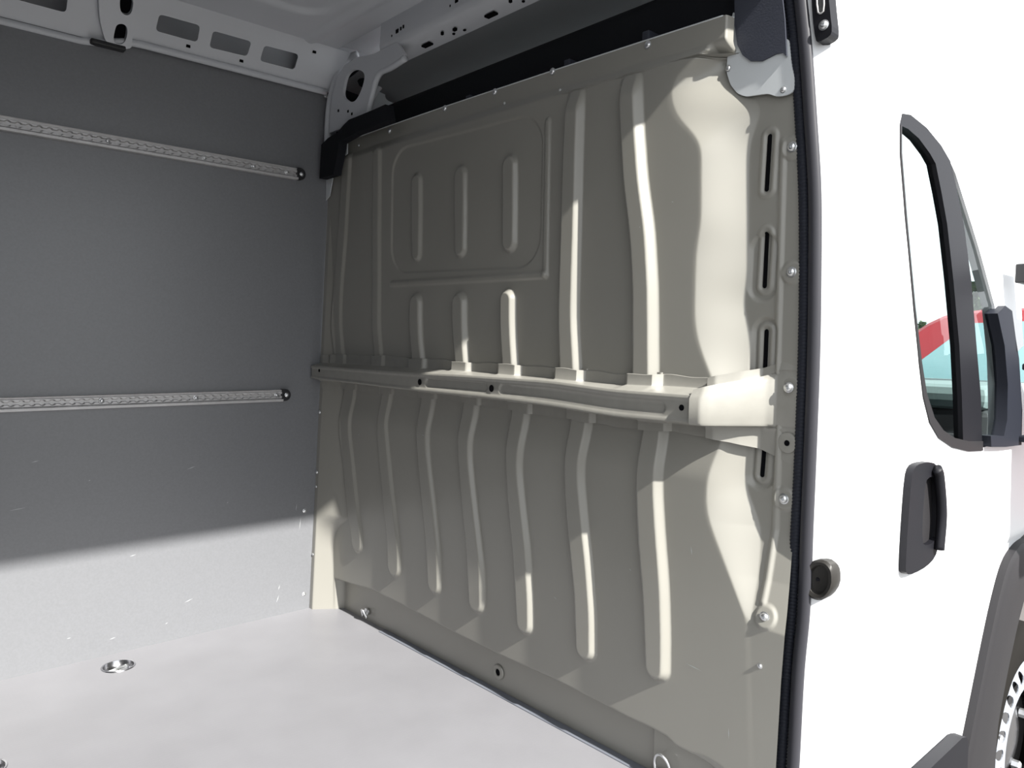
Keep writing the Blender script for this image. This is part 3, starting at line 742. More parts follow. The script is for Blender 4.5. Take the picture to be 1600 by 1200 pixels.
trim_navy = struct('trim_3', plate('trim_3', nav, lambda u, v: Vector((.108, u, v)), thick=(.0045, 0, 0)), M['navy'])
link('pillar_trim_return', box_mesh('pillar_trim_return', (.12, .10, 1.60), (.19, .20, 1.95)), M['navy'], trim_navy)

# cab headliner seen over the band
hx = np.linspace(.12, 1.35, 30); hy = np.linspace(.08, 1.9, 30)
HX, HY = np.meshgrid(hx, hy, indexing='ij')
HZ = 1.97 - .26 * ((HX - .12) / 1.25) ** 1.3 - .05 * ss(1.5, 1.9, HY)
headliner = link('headliner', grid_mesh('headliner', HX, HY, HZ), M['headliner'], ceiling)

# near side of the body: header above the opening, rear quarter, door pillar
wall_right = struct('wall_right', box_mesh('wall_right', (-3.25, -.06, -.45), (-1.30, .0, 2.1)), M['white_body'])
link('door_header', box_mesh('door_header', (-1.35, -.03, 1.835), (.12, .02, 2.1), .004), M['white_body'], wall_right)
link('door_sill', box_mesh('door_sill', (-1.35, -.05, -.45), (.12, -.02, -.014), .004), M['white_body'], wall_right)
cor = np.array(sorted(D['corner'], key=lambda p: p[1]))
so_ = np.array(sorted(D['seal_out'], key=lambda p: p[1]))
zs = np.linspace(-.45, 1.80, 100)
cy = np.interp(zs, cor[:, 1], cor[:, 0])
sy = np.interp(zs, so_[:, 1], so_[:, 0])
dr_ = np.array(sorted(D['door'][:7], key=lambda p: p[1]))
def Yd(x, z):
    return -.058 + .095 * max(0, z - .8) ** 1.5
# pillar: flange behind the seal, return face to the corner, then the outer skin up to the door gap
PX, PY, PZ = [], [], []
for z, c, s0 in zip(zs, cy, sy):
    c = -.688 + (c + .688) * 1.0245                         # the corner lies 35 mm ahead of the seal
    rx = [.180, .160, .142, .128, .124, .126, .150, .155, .162]
    ry = [s0 + .05, s0 + .045, s0 + .012, s0 + .002, s0 - .004, s0 - .010, c + .004, c + .001, c - .001]
    lim = float(np.interp(z, dr_[:, 1], dr_[:, 0])) + .006
    if z > 1.535: lim = .30 + (z - 1.535) * .5
    for t in (.1, .3, .6, .9, 1.0):
        xq = .162 + (lim - .162) * t
        rx.append(xq); ry.append(Yd(xq, z) * t + min(c - .002, Yd(xq, z)) * (1 - t))
    rx.append(rx[-1]); ry.append(ry[-1] + .04)
    PX.append(rx); PY.append(ry); PZ.append([z] * len(rx))
pillar = link('door_pillar', grid_mesh('door_pillar', np.array(PX), np.array(PY), np.array(PZ)), M['white_body'], wall_right)
pillar.data.set_sharp_from_angle(angle=math.radians(60))
link('cab_roof_side', plate('cab_roof_side', [tuple(q) for q in D['roof_side']], lambda u, v: Vector((u, Yd(u, v) + .001, v)), thick=(0, .03, 0), cuts_v=[1.1, 1.2, 1.3, 1.4, 1.5, 1.6, 1.7, 1.8, 1.9], smooth=True), M['white_body'], wall_right)

# ---------------------------------------------------------------- bulkhead
bulkhead = empty('bulkhead', (.05, .93, 0))
tag(bulkhead, 'taupe painted pressed-steel bulkhead with vertical ribs dividing load space from cab', 'bulkhead')
U = lambda name, me, mat: place(link(name, me, mat), bulkhead)

nz, ny = 300, 720
v = np.linspace(0, 1, nz)[:, None]; u = np.linspace(0, 1, ny)[None, :]
Z = np.repeat(.88 + v * (1.70 - .88), ny, 1)
for _ in range(3):
    yr = right_edge(Z[:, :1])
    yr = yr + (.216 - yr) * np.clip((Z[:, :1] - 1.594) / .004, 0, 1)
    Y = yr + u * (left_edge(Z[:, :1]) - yr)
    top = np.interp(Y, [q[0] for q in D['top']], [q[1] for q in D['top']])
    Z = .88 + v * (top - .88)
X = relief_upper(Y, Z)
upper = U('upper_panel', grid_mesh('upper_panel', X, Y, Z), M['taupe'])
# turned edge along the sheet top, coloured white as a painted highlight
te = [(X[-1, i], Y[-1, i], Z[-1, i]) for i in range(0, ny, 6)]
U('top_edge_highlight', tube('top_edge_highlight', te, .0016, 6), M['gusset_white'])

Zl = np.repeat(np.linspace(-.004, .93, 330)[:, None], ny, 1)
yr = right_edge(Zl[:, :1]) - .41 * (.124 - pts_fn([(a, b) for a, b in F_LO], Zl[:, :1]))
Yl = yr + u * (left_edge(Zl[:, :1]) - yr)
Xl = relief_lower(Yl, Zl)
lower = U('lower_panel', grid_mesh('lower_panel', Xl, Yl, Zl), M['taupe'])


def nrm(F, y, z, e=.004):
    gx = float((F(np.array([y + e]), np.array([z])) - F(np.array([y - e]), np.array([z])))[0]) / (2 * e)
    gz = float((F(np.array([y]), np.array([z + e])) - F(np.array([y]), np.array([z - e])))[0]) / (2 * e)
    return Vector((-1, gx, gz)).normalized()


def on(F, p, off=0.0):
    x = float(F(np.array([p[0]]), np.array([p[1]]))[0])
    return Vector((x - off, p[0], p[1]))


def bscrew(F, p, r=.0065, off=0.0, mat=None):
    s = screw(None, on(F, p, off), (-1, 0, 0), r, mat)
    return place(s, bulkhead)


for p in D['screws_top']: bscrew(relief_upper, p, .0075)
for p in D['dots_top']: bscrew(relief_upper, p, .0035)
for i, p in enumerate(D['screws_right']): bscrew(relief_upper if i < 3 else relief_lower, p, .0085, .006 if i == 2 else 0)
for p in D['dot_right']: bscrew(relief_lower, p, .0045)
for p in D['left_screws'][:2]: bscrew(relief_lower, (1.850, p[1]), .006)
for p in ((1.850, .45), (1.850, .20)): bscrew(relief_lower, p, .004)

# slots on the door-side flange: black capsule plates painted as their inner shade
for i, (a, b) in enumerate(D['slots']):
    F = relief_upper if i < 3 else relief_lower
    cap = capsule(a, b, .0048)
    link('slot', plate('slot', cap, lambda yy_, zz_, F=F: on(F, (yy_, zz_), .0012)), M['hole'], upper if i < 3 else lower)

# cross beam
pf = lambda key, y: np.interp(y, [q[0] for q in D[key]], [q[1] for q in D[key]])
def bx(y):
    return 0.0 * y - .035 * ss(1.79, 1.84, y) * 0
by = np.linspace(.215, 1.852, 560)
def hat(F, z, rise):
    """stepped flange that jumps out over each rib"""
    a = F(by, z)
    base = x_main(by, z) + rise
    k = np.array([max((base - a)[max(0, i - 5):i + 6].max(), 0) for i in range(len(by))])
    return base - k - .003
ft, lb, lo_ = pf('fl_top', by), pf('ledge', by), pf('fl_low', by)
bt, bb = pf('beam_top', by), pf('beam_bot', by)
ker = np.hanning(61); ker /= ker.sum()
smo = lambda a: np.convolve(np.pad(a, 30, mode='edge'), ker, 'valid')
ft, lb, lo_, bt, bb = map(smo, (ft, lb, lo_, bt, bb))
xf = hat(relief_upper, ft, 0); xg = hat(relief_lower, lo_ + .01, .012)
f = bx(by)
near = ss(1.78, 1.85, by)                                    # the beam dies into the corner strip
f = np.minimum(f, xf - .004) * (1 - near) + np.minimum(xf - .012, f) * near
wob = .0015 * np.sin(by * 23) + .0012 * np.sin(by * 61 + 1)
rows = [(xf + .002, ft + wob + .001), (xf, ft + wob), (xf - .0005, lb + .004), (xf - .002, lb + .001), (xf - .006, lb)]
rows += [(f + .008, bt + .0035), (f + .002, bt + .0015), (f, bt - .003)]
for t in np.linspace(.10, .88, 16):
    zz_ = bt + (bb - bt) * t
    zm = (bt + bb) / 2
    dep = np.zeros_like(by)
    for (a, b_) in D['beam_beads']:
        dep = np.maximum(dep, .0045 * capsule_h(by, zz_ - zm, (a[0], 0), (b_[0], 0), .0100, .004))
    lipd = .003 * (1 - float(ss(.10, .20, t))) + .003 * float(ss(.78, .88, t))
    rows.append((f + .003 - lipd + dep, zz_))
rows += [(f, bb + .003), (f + .004, bb), (f + .010, bb - .001), (xg - .006, bb - .006), (xg, bb - .010), (xg, np.minimum(lo_ + wob, bb - .012))]
BXa = np.stack([r[0] for r in rows]); BZa = np.stack([r[1] for r in rows]); BYa = np.repeat(by[None, :], len(rows), 0)
beam = U('cross_beam', grid_mesh('cross_beam', BXa, BYa, BZa), M['taupe_beam'])
beam.data.set_sharp_from_angle(angle=math.radians(40))
for i, p in enumerate(D['beam_holes']):
    r = (.006, .0095, .0095, .0065)[i]
    link('bolt_hole_shade', lathe('bolt_hole_shade', [(r, .0), (r * .2, .0), (0, .0)], axis=(-1, 0, 0), center=(.0018, min(p[0], 1.80), p[1]), seg=16), M['hole'], beam)  # black disc on the beam face, painted as the hole's shade
# end bracket of the beam on the door side
tt = np.linspace(0, 1, 48)
ey = .222 - tt * (.222 - float(right_edge(.86)))
ex = np.interp(ey, [.055, .100, .116, .188, .199, .222], [.124, .121, .109, .012, .001, -.003])
fz = np.interp(ey, [.085, .2, .222], [.937, .8885, .8875])
fb = np.interp(ey, [.07, .222], [.8300, .8290])
efl = np.interp(ey, [.05, .135, .165, .205, .222], [.128, .126, .094, .063, .060])
ftp = np.interp(ey, [.09, .130, .222], [.962, .948, .9245])
lbk = np.interp(ey, [.09, .130, .222], [.944, .930, .9015])
zlow = np.interp(ey, [.06, .08, .11, .14, .18, .222], [.755, .762, .772, .782, .792, .7985])
mn = lambda a: np.minimum(a, efl - .001)
rows = [(efl, ftp), (efl - .001, lbk + .005), (efl - .003, lbk + .001), (mn(ex + .014), np.maximum(fz + .003, lbk - .001)), (mn(ex + .004), fz + .001), (mn(ex), fz - .005),
        (mn(ex), (fz + fb) / 2), (mn(ex), fb + .005), (mn(ex + .004), fb), (mn(ex + .02), fb - .002), (efl - .004, fb - .006), (efl - .001, fb - .012), (efl - .001, zlow)]
EX = np.stack([r[0] for r in rows]) - .003; EZ_ = np.stack([r[1] for r in rows]); EYa = np.repeat(ey[None, :], len(rows), 0)
endb = U('beam_end_bracket', grid_mesh('beam_end_bracket', EX, EYa, EZ_), M['taupe_beam'])
endb.data.set_sharp_from_angle(angle=math.radians(45))
p = D['boss_hole'][0]
U('washer_boss', lathe('washer_boss', [(.021, 0), (.020, .003), (.017, .004), (.0062, .004), (.006, .0015), (0, .0015)], axis=(-1, 0, 0), center=(.1225, p[0], p[1]), seg=24), M['taupe_beam'])
U('bolt_hole_shade', lathe('bolt_hole_shade', [(.0057, 0), (.002, 0), (0, 0)], axis=(-1, 0, 0), center=(.1182, p[0], p[1]), seg=14), M['hole'])  # black disc paints the dark inside the washer

# white corner gusset at the upper door side
g_out = fillet([tuple(q) for q in D['gusset']], .008, 3)
gus = U('corner_gusset', plate('corner_gusset', g_out, lambda a, b: Vector((.113, a, b)), thick=(.004, 0, 0)), M['gusset_white'])
for p in D['gusset_screws']:
    screw(gus, (.113, p[0], p[1]), (-1, 0, 0), .0055)
for t_ in D['white_tabs']:
    U('edge_tab', plate('edge_tab', [tuple(q) for q in t_], lambda a, b: Vector((.058, min(a, 1.856), b)), thick=(.002, 0, 0)), M['gusset_white'])

# lashing eye, D ring and dark-painted bolt hole on the skirt
ll = D['lug_left']
lug = U('lashing_eye', lathe('lashing_eye', [(0, .006), (.006, .006), (.012, .006), (.0125, 0)], axis=(-1, 0, .0), center=(.098, ll[0], ll[1]), seg=18), M['zinc'])
link('eye_loop', tube('eye_loop', [(.088 - .012 * math.sin(math.pi * k / 14), ll[0] + .030 * (k / 14 - .5) * .9, ll[1] + .028 * math.sin(math.pi * k / 14) - .018) for k in range(15)], .0042, 8), M['zinc'], lug)
sk = D['skirt_hole']
U('bolt_boss', lathe('bolt_boss', [(.022, 0), (.020, .003), (.011, .004), (.0095, .001), (.0095, 0)], axis=(-1, 0, 0), center=(.0995, sk[0], sk[1]), seg=24), M['taupe'])
U('bolt_hole_shade', lathe('bolt_hole_shade', [(.0095, 0), (.003, 0), (0, 0)], axis=(-1, 0, 0), center=(.0975, sk[0], sk[1]), seg=18), M['hole'])  # black disc closes the boss as painted shade
dy, dz = D['dring'][0]
ring = [(.078, dy - .020, dz - .036), (.076, dy - .021, dz - .018), (.072, dy - .014, dz + .0), (.070, dy, dz + .008), (.072, dy + .014, dz + .0), (.076, dy + .021, dz - .018), (.078, dy + .020, dz - .036)]
U('lashing_ring', tube('lashing_ring', smooth_path(ring, 40), .0032, 8), M['zinc'])
U('ring_keeper', box_mesh('ring_keeper', (.070, dy - .024, dz - .050), (.086, dy + .024, dz - .034), .003), M['zinc'])

# scratches on the sheet
scr = bmesh.new()
for (y, z, l, a, F) in [(.33, 1.30, .006, .2, relief_upper), (.40, 1.25, .004, 1.2, relief_upper), (1.23, .70, .012, .1, relief_lower), (.42, .47, .008, .6, relief_lower), (1.63, .66, .012, .2, relief_lower), (.24, .30, .04, .1, relief_lower), (.66, .34, .012, .5, relief_lower), (.255, .55, .02, 1.4, relief_lower), (.15, .19, .025, 1.5, relief_lower), (.35, .245, .01, .2, relief_lower)]:
    pts = []
    for sx, sn in ((-1, 0), (0, -1), (1, 0), (0, 1)):
        yy_ = y + sx * l * math.cos(a) / 2 - sn * math.sin(a) * .0009; zz_ = z + sx * l * math.sin(a) / 2 + sn * math.cos(a) * .0009
        pts.append(scr.verts.new(on(F, (yy_, zz_), .0006)))
    scr.faces.new(pts)
o = link('scratch_marks', bm_mesh('scratch_marks', scr), M['scuff'], lower); o['kind'] = 'stuff'

# alloy strip closing the front edge of the floor, its colour darkened as shade
edge_path = [(.097, .40 + k * .035, .002) for k in range(32)]
trim_edge = struct('trim_4', box_mesh('trim_4', (.074, .09, -.006), (.1005, 1.50, .0030), .001), M['alu_edge_shaded'])

# ---------------------------------------------------------------- lashing rails on the far lining
def rail(z0, label, x_end, first):
    root = empty('lashing_rail', (x_end, 1.86, z0))
    tag(root, label, 'rail', 'lashing rails on the far lining panel')
    xs = np.arange(-1.75, x_end - .010, .0016)
    half = .0185
    rows = np.concatenate([np.linspace(-half, -half, 1), np.linspace(-half + .0005, half - .0005, 30), [half]])
    XX, VV = np.meshgrid(xs, rows, indexing='ij')
    H = np.full_like(XX, .013)
    H = H - .004 * ss(.0105, .0125, np.abs(VV)) * ss(.0175, .0150, np.abs(VV) * 1.0)
    pitch = .0255
    ph = (XX - x_end + .03) / pitch
    dx = (ph - np.round(ph)) * pitch
    hole = 1 - ss(.0072, .0086, np.hypot(dx, VV))
    slot = 1 - ss(.0030, .0042, np.abs(VV))
    H = H - .009 * np.maximum(hole, slot)
    H[:, 0] = 0; H[:, -1] = 0
    me = grid_mesh('rail_channel', XX, 1.8598 - H, z0 + VV)
    me.set_sharp_from_angle(angle=math.radians(40))
    rc_ = place(link('rail_channel', me, M['alu']), root)
    # shelf lip along the bottom edge
    place(link('rail_lip', box_mesh('rail_lip', (-1.75, 1.839, z0 - .0225), (x_end - .012, 1.8598, z0 - .0135), .0015), M['alu']), root)
    # black end cap: D shaped with a screw
    cap = [(x_end - .014, z0 - .021)] + [(x_end - .004 + .021 * math.sin(math.pi * k / 12), z0 - .021 * math.cos(math.pi * k / 12)) for k in range(13)] + [(x_end - .014, z0 + .021)]
    ec = place(link('end_cap', plate('end_cap', cap, lambda a, b: Vector((a, 1.843, b)), thick=(0, .0165, 0)), M['black']), root)
    screw(ec, (x_end + .002, 1.8435, z0), (0, -1, 0), .006)
    for x in first:
        screw(rc_, (x, 1.8545, z0), (0, -1, 0), .006)
rs = D['rail_screws']
rail(1.567, 'upper aluminium lashing rail with round cut-outs on the dark grey lining', -.045, [p[0] for p in rs[:4]])
rail(.790, 'lower aluminium lashing rail with round cut-outs, above the sunlit part of lining', -.098, [p[0] for p in rs[4:]])

# ---------------------------------------------------------------- lashing cups in the floor
def cup(c, label, ang):
    root = empty('lashing_cup', (c[0], c[1], 0))
    tag(root, label, 'lashing cup', 'lashing cups sunk in the floor')
    r = RC
    place(link('rim', lathe('rim', [(r * .90, -.002), (r * .92, .0015), (r, .002), (r * 1.03, .0), (r * 1.03, -.002)], center=(c[0], c[1], .0005), seg=36), M['steel_dark']), root)
    place(link('bowl', lathe('bowl', [(r * .92, .001), (r * .86, -.010), (r * .7, -.019), (r * .4, -.023), (0, -.024)], center=(c[0], c[1], 0), seg=32), M['steel_dark']), root)
    ca, sa = math.cos(ang), math.sin(ang)
    pts = []
    for k in range(21):
        t = math.pi * k / 20
        lx, ly = .026 * math.cos(t), -.024 * math.sin(t) + .006
        pts.append((c[0] + lx * ca - ly * sa, c[1] + lx * sa + ly * ca, -.008))
    place(link('ring', tube('ring', pts, .0045, 8), M['zinc']), root)
    place(link('bar', tube('bar', [(c[0] - .034 * ca - .006 * sa, c[1] - .034 * sa + .006 * ca, -.010), (c[0] + .034 * ca - .006 * sa, c[1] + .034 * sa + .006 * ca, -.010)], .005, 8), M['zinc']), root)
cup(CUP, 'round steel lashing cup sunk in the floor beside the far lining panel', .35)
cup(CUP2, 'round steel lashing cup cut off by the left edge of the view', .35)

# ---------------------------------------------------------------- door seal and pillar fittings
seal = empty('door_seal', (.12, .05, .0))
tag(seal, 'long black ribbed rubber door seal running up beside the bulkhead', 'door seal')
pin = smooth_path([(.125, p[0], p[1]) for p in D['seal_in']], 1500)
arc = np.concatenate([[0], np.cumsum(np.linalg.norm(np.diff(pin, axis=0), axis=1))])
rad = .0100 + .0006 * np.sin(arc * 2 * np.pi / .0070)
place(link('ribbed_bulb', tube('ribbed_bulb', pin, rad, 12, flat=(1.0, 1.05)), M['seal']), seal)
pout = smooth_path([(.118, p[0], p[1]) for p in D['seal_out']], 160)
place(link('smooth_lip', tube('smooth_lip', pout, .0130, 14, flat=(.7, 1.0)), M['seal_smooth']), seal)

sock = empty('guide_socket', (.135, D['socket'][0][0], D['socket'][0][1]))
tag(sock, 'black plastic guide socket set in the white door pillar', 'socket')
so = round_poly([tuple(q) for q in D['socket_out']], 1)
sc_ = np.mean(np.array(so), 0)
scale = lambda poly, s, sz=None: [(sc_[0] + (q[0] - sc_[0]) * s, sc_[1] + (q[1] - sc_[1]) * (sz or s)) for q in poly]
def loft(name, loops):
    n = len(loops[0]); vs = [p for l in loops for p in l]; fs = []
    for i in range(len(loops) - 1):
        for k in range(n):
            fs.append((i * n + k, i * n + (k + 1) % n, (i + 1) * n + (k + 1) % n, (i + 1) * n + k))
    fs.append(tuple((len(loops) - 1) * n + k for k in range(n)))
    me = bpy.data.meshes.new(name); me.from_pydata(vs, [], fs); me.update()
    bm = bmesh.new(); bm.from_mesh(me); bmesh.ops.recalc_face_normals(bm, faces=bm.faces); bm.to_mesh(me); bm.free()
    me.polygons.foreach_set('use_smooth', np.full(len(me.polygons), True)); me.set_sharp_from_angle(angle=math.radians(40))
    return me
at_x = lambda poly, x: [(x, q[0], q[1]) for q in poly]
cup_ = place(link('socket_cup', loft('socket_cup', [at_x(so, .152), at_x(scale(so, 1.0), .118), at_x(scale(so, .88), .113), at_x(scale(so, .66, .72), .115), at_x(scale(so, .58, .64), .1235), at_x(scale(so, .55, .6), .1240)]), M['socket']), sock)
link('socket_screw', lathe('socket_screw', [(.004, 0), (.003, .002), (0, .002)], axis=(-1, 0, 0), center=(.1238, sc_[0] + .006, sc_[1] - .004), seg=10), M['grey_plastic'], cup_)

catch = empty('roller_catch', (.12, .0, 1.6))
tag(catch, 'black latch plate with slot and screw at the top of the white pillar', 'latch')
co = round_poly([tuple(q) for q in D['catch']], 1)
cs = round_poly([tuple(q) for q in D['catch_slot']], 1)
place(link('catch_plate', plate('catch_plate', co, lambda a, b: Vector((.115, a, b)), holes=[cs], thick=(.030, 0, 0)), M['grey_plastic']), catch)
place(link('slot_rim', tube('slot_rim', [(.1145, q[0], q[1]) for q in cs], .0018, 6, closed=True), M['alu']), catch)
q = D['catch_screw'][0]
place(screw(None, (.115, q[0], q[1]), (-1, 0, 0), .008), catch)

# ---------------------------------------------------------------- cab door
door = empty('cab_door', (.4, -.06, .1))
tag(door, 'white front passenger door with black pull handle and tall window', 'door')
dskin = lambda off: (lambda u, v: Vector((u, Yd(u, v) - off + .008 * float(1 - ss(.450, .487, v)), v)))
ow = [tuple(q) for q in D['door']]
outl = ow[:-2] + [tuple(q) for q in D['door_tail']]
qo = [tuple(q) for q in D['quarter']]
bo_ = [tuple(q) for q in D['bar_outer']]
hole_w = [tuple(q) for q in D['bar_outer'][:5]] + qo[:6] + [tuple(q) for q in reversed(D['rubber_out'][:-1])]
place(link('door_skin', plate('door_skin', outl, dskin(.003), holes=[hole_w], thick=(0, .03, 0), cuts_v=[.44, .45, .46, .47, .48, .49, .8, .85, .9, .95, 1.0, 1.1, 1.2, 1.3, 1.4, 1.5], smooth=True), M['white_body']), door)
DF = lambda off: (lambda u, v: Vector((u, Yd(u, v) - off, v)))
bo = [tuple(q) for q in D['bar_outer']]; bi = [tuple(q) for q in D['bar_inner']]
ro = [tuple(q) for q in D['rubber_out']]; ri = [tuple(q) for q in D['rubber_in']]
place(link('window_channel', plate('window_channel', bo + list(reversed(bi)), DF(.004), thick=(0, .02, 0), smooth=True), M['grey_plastic']), door)
place(link('window_rubber', plate('window_rubber', ro + list(reversed(ri)), DF(.006), thick=(0, .012, 0), smooth=True), M['trim_plastic']), door)
gl = ri[:] + list(reversed(bi))
place(link('window_glass', plate('window_glass', ri + list(reversed(bi)), DF(-.006)), M['glass']), door)
qg = [tuple(q) for q in D['quarter']]
place(link('quarter_glass', plate('quarter_glass', qg, DF(-.004)), M['glass']), door)
mm = [tuple(q) for q in D['mirror_mount']]
place(link('mirror_mount', plate('mirror_mount', mm, DF(.020), thick=(0, .03, 0), smooth=True), M['seal']), door)

# pull handle: surround, sunk cup and grip bar
hd = round_poly([tuple(q) for q in D['handle']], 1)
hi_ = round_poly([tuple(q) for q in D['handle_in']], 1)
hsur = place(link('door_handle', plate('door_handle', hd, DF(.018), holes=[hi_], thick=(0, .018, 0), smooth=True), M['grey_plastic']), door)
link('handle_cup', plate('handle_cup', hi_, DF(.006)), M['trim_plastic'], hsur)
hb_ = smooth_path([(q[0], Yd(*q) - .026, q[1]) for q in D['handle_bar']], 30)
link('handle_grip', tube('handle_grip', hb_, .0125, 12, flat=(1, .8)), M['grey_plastic'], hsur)
place(link('rub_strip', plate('rub_strip', [tuple(q) for q in D['rub']] + [(.78, -.34), (.34, -.34)], DF(.028), thick=(0, .028, 0), smooth=True), M['grey_plastic']), door)

# wing mirror arms and head
mir = empty('wing_mirror', (1.1, -.09, .75))
tag(mir, 'black wing mirror on two arms ahead of the door window', 'mirror')
for z0, z1 in ((.942, .960), (.748, .765)):
    place(link('mirror_arm', box_mesh('mirror_arm', (1.085, -.42, z0), (1.14, -.075, z1), .004), M['seal']), mir)
place(link('arm_web', box_mesh('arm_web', (1.145, -.30, .775), (1.16, -.075, .945), .003), M['grey_plastic']), mir)
place(link('arm_motor', box_mesh('arm_motor', (1.12, -.30, .762), (1.16, -.085, .812), .003), M['black']), mir)
place(link('arm_knuckle', box_mesh('arm_knuckle', (1.13, -.30, .957), (1.17, -.093, .995), .003), M['black']), mir)
place(link('mirror_head', box_mesh('mirror_head', (1.11, -.52, .70), (1.24, -.25, 1.26), .02), M['grey_plastic']), mir)
place(link('head_top', box_mesh('head_top', (1.03, -.30, 1.172), (1.13, -.062, 1.222), .003), M['black']), mir)

# wheel arch trim and front wheel
arch = empty('wheel_arch_trim', (1.25, -.12, -.1))
tag(arch, 'wide black plastic wheel arch trim on the white van', 'wheel arch')
ao = smooth_path(D['arch_out'], 50); ai = smooth_path(D['arch_in'], 50)
AX, AY, AZ = [], [], []
for a, b in zip(ao, ai):
    rowx, rowy, rowz = [], [], []
    for t, off in ((0, -.02), (0, .014), (.06, .022), (.5, .020), (.9, .012), (1.0, .004), (1.0, -.06)):
        x = a[0] + (b[0] - a[0]) * t; z = a[1] + (b[1] - a[1]) * t
        rowx.append(x); rowy.append(-.058 - off); rowz.append(z)
    AX.append(rowx); AY.append(rowy); AZ.append(rowz)
ame = grid_mesh('arch_flare', np.array(AX), np.array(AY), np.array(AZ))
ame.set_sharp_from_angle(angle=math.radians(50))
place(link('arch_flare', ame, M['trim_plastic']), arch)
place(link('arch_liner', box_mesh('arch_liner', (.90, .22, -.45), (2.1, .24, .60)), M['black']), arch)

WC = (1.490, -.246)
wheel = empty('front_wheel', (WC[0], .05, WC[1] - .37))
tag(wheel, 'black tyred front wheel with silver trim pierced by round holes', 'wheel')
tp = [(.246, -.03), (.268, .025), (.312, .038), (.355, .030), (.372, .010), (.375, -.05), (.372, -.14), (.33, -.16), (.24, -.15)]
place(link('tyre', lathe('tyre', tp, axis=(0, -1, 0), center=(WC[0], 0.0, WC[1]), seg=64), M['tyre']), wheel)
fn = lambda u, v: Vector((u, -.030 + .010 * float(ss(.22, .25, math.hypot(u - WC[0], v - WC[1]))), v))
ro_ = circ(WC, .260, 72)
hl = []
for k in range(26):
    a = 2 * math.pi * (k + .3) / 26
    c = (WC[0] + .225 * math.cos(a), WC[1] + .225 * math.sin(a))
    hl.append([(c[0] + .0215 * math.cos(t) * math.cos(a) - .0170 * math.sin(t) * math.sin(a), c[1] + .0215 * math.cos(t) * math.sin(a) + .0170 * math.sin(t) * math.cos(a)) for t in np.linspace(0, 2 * math.pi, 12, endpoint=False)])
hl.append(circ(WC, .180, 48))
place(link('wheel_trim', plate('wheel_trim', ro_, fn, holes=hl, thick=(0, .003, 0)), M['silver']), wheel)
place(link('trim_hole_shade', lathe('trim_hole_shade', [(.182, .0), (.258, .0)], axis=(0, -1, 0), center=(WC[0], -.006, WC[1]), seg=48), M['hole']), wheel)  # black ring paints the shade behind the trim holes
wd_ = place(link('wheel_disc', lathe('wheel_disc', [(.20, -.05), (.19, -.03), (.182, -.010), (.13, -.02), (.077, .0), (.033, .005), (0, .005)], axis=(0, -1, 0), center=(WC[0], -.0, WC[1]), seg=48), M['steel_dark']), wheel)
for k in range(5):
    a = 2 * math.pi * k / 5 + .3
    link('wheel_nut', lathe('wheel_nut', [(.015, 0), (.015, .02), (.009, .026), (0, .026)], axis=(0, -1, 0), center=(WC[0] + .14 * math.cos(a), .015, WC[1] + .14 * math.sin(a)), seg=6, smooth=False), M['zinc'], wd_)
place(link('hub_shade', box_mesh('hub_shade', (1.25, .07, -.5), (1.75, .11, .0)), M['hole']), wheel)  # added black box, painted shade behind the wheel

# ---------------------------------------------------------------- cab interior seen through the glass
cabin = empty('cab_interior', (1.2, .9, .2))
dash = tag(empty('dashboard', (1.5, .9, .2)), 'dark dashboard seen through the cab door window', 'dashboard')
bpy.data.objects.remove(cabin)
place(link('dash_top', box_mesh('dash_top', (1.42, .10, .80), (2.05, 1.82, .88), .03), M['dash_top_lit']), dash)
place(link('dash_front', box_mesh('dash_front', (1.45, .10, .25), (1.8, 1.82, .80), .02), M['dash']), dash)
place(link('glovebox', box_mesh('glovebox', (1.43, .18, .50), (1.46, .68, .72), .01), M['seat']), dash)
seat = tag(empty('cab_seat', (.75, .38, .0)), 'charcoal cloth passenger seat behind the door glass', 'seat')
place(link('seat_back', box_mesh('seat_back', (.42, .16, .10), (.56, .62, .72), .04), M['seat']), seat)
place(link('seat_cushion', box_mesh('seat_cushion', (.50, .16, -.02), (1.02, .62, .12), .04), M['seat']), seat)
dl = tag(empty('driver_door', (1.1, 1.94, .2)), 'inner side of the far cab door seen through the glass', 'door')
place(link('door_panel', box_mesh('door_panel', (.7, 1.86, -.1), (2.0, 1.92, .80), .02), M['dash']), dl)
sw = tag(empty('steering_wheel', (1.25, 1.30, .72)), 'black steering wheel on the far side of the cab', 'steering wheel')
place(link('wheel_rim', tube('wheel_rim', [(1.25 + .09 * math.sin(t), 1.30 + .19 * math.cos(t), .74 + .17 * math.sin(t)) for t in np.linspace(0, 2 * math.pi, 40, endpoint=False)], .014, 8, closed=True), M['black']), sw)
place(link('steering_column', box_mesh('steering_column', (1.28, 1.27, .66), (1.424, 1.33, .74), .01), M['black']), sw)
place(link('wheel_hub', box_mesh('wheel_hub', (1.22, 1.21, .68), (1.29, 1.39, .78), .02), M['black']), sw)
# front of the cab: windscreen, far pillar, scuttle
cab = struct('window_1', plate('window_1', [(.02, .80), (1.84, .80), (1.72, 1.62), (.14, 1.62)], lambda u, v: Vector((2.05 - (v - .80) * .85, u, v))), M['glass'])
fl_ = struct('floor_cab', box_mesh('floor_cab', (.2, 0, -.12), (2.0, 1.95, -.06)), M['black'])

# ---------------------------------------------------------------- outside
ground = struct('ground', box_mesh('ground', (-40, -60, -.75), (60, 60, -.621)), M['ground'])

CAMP = np.array((-1.311, -.688, .988))

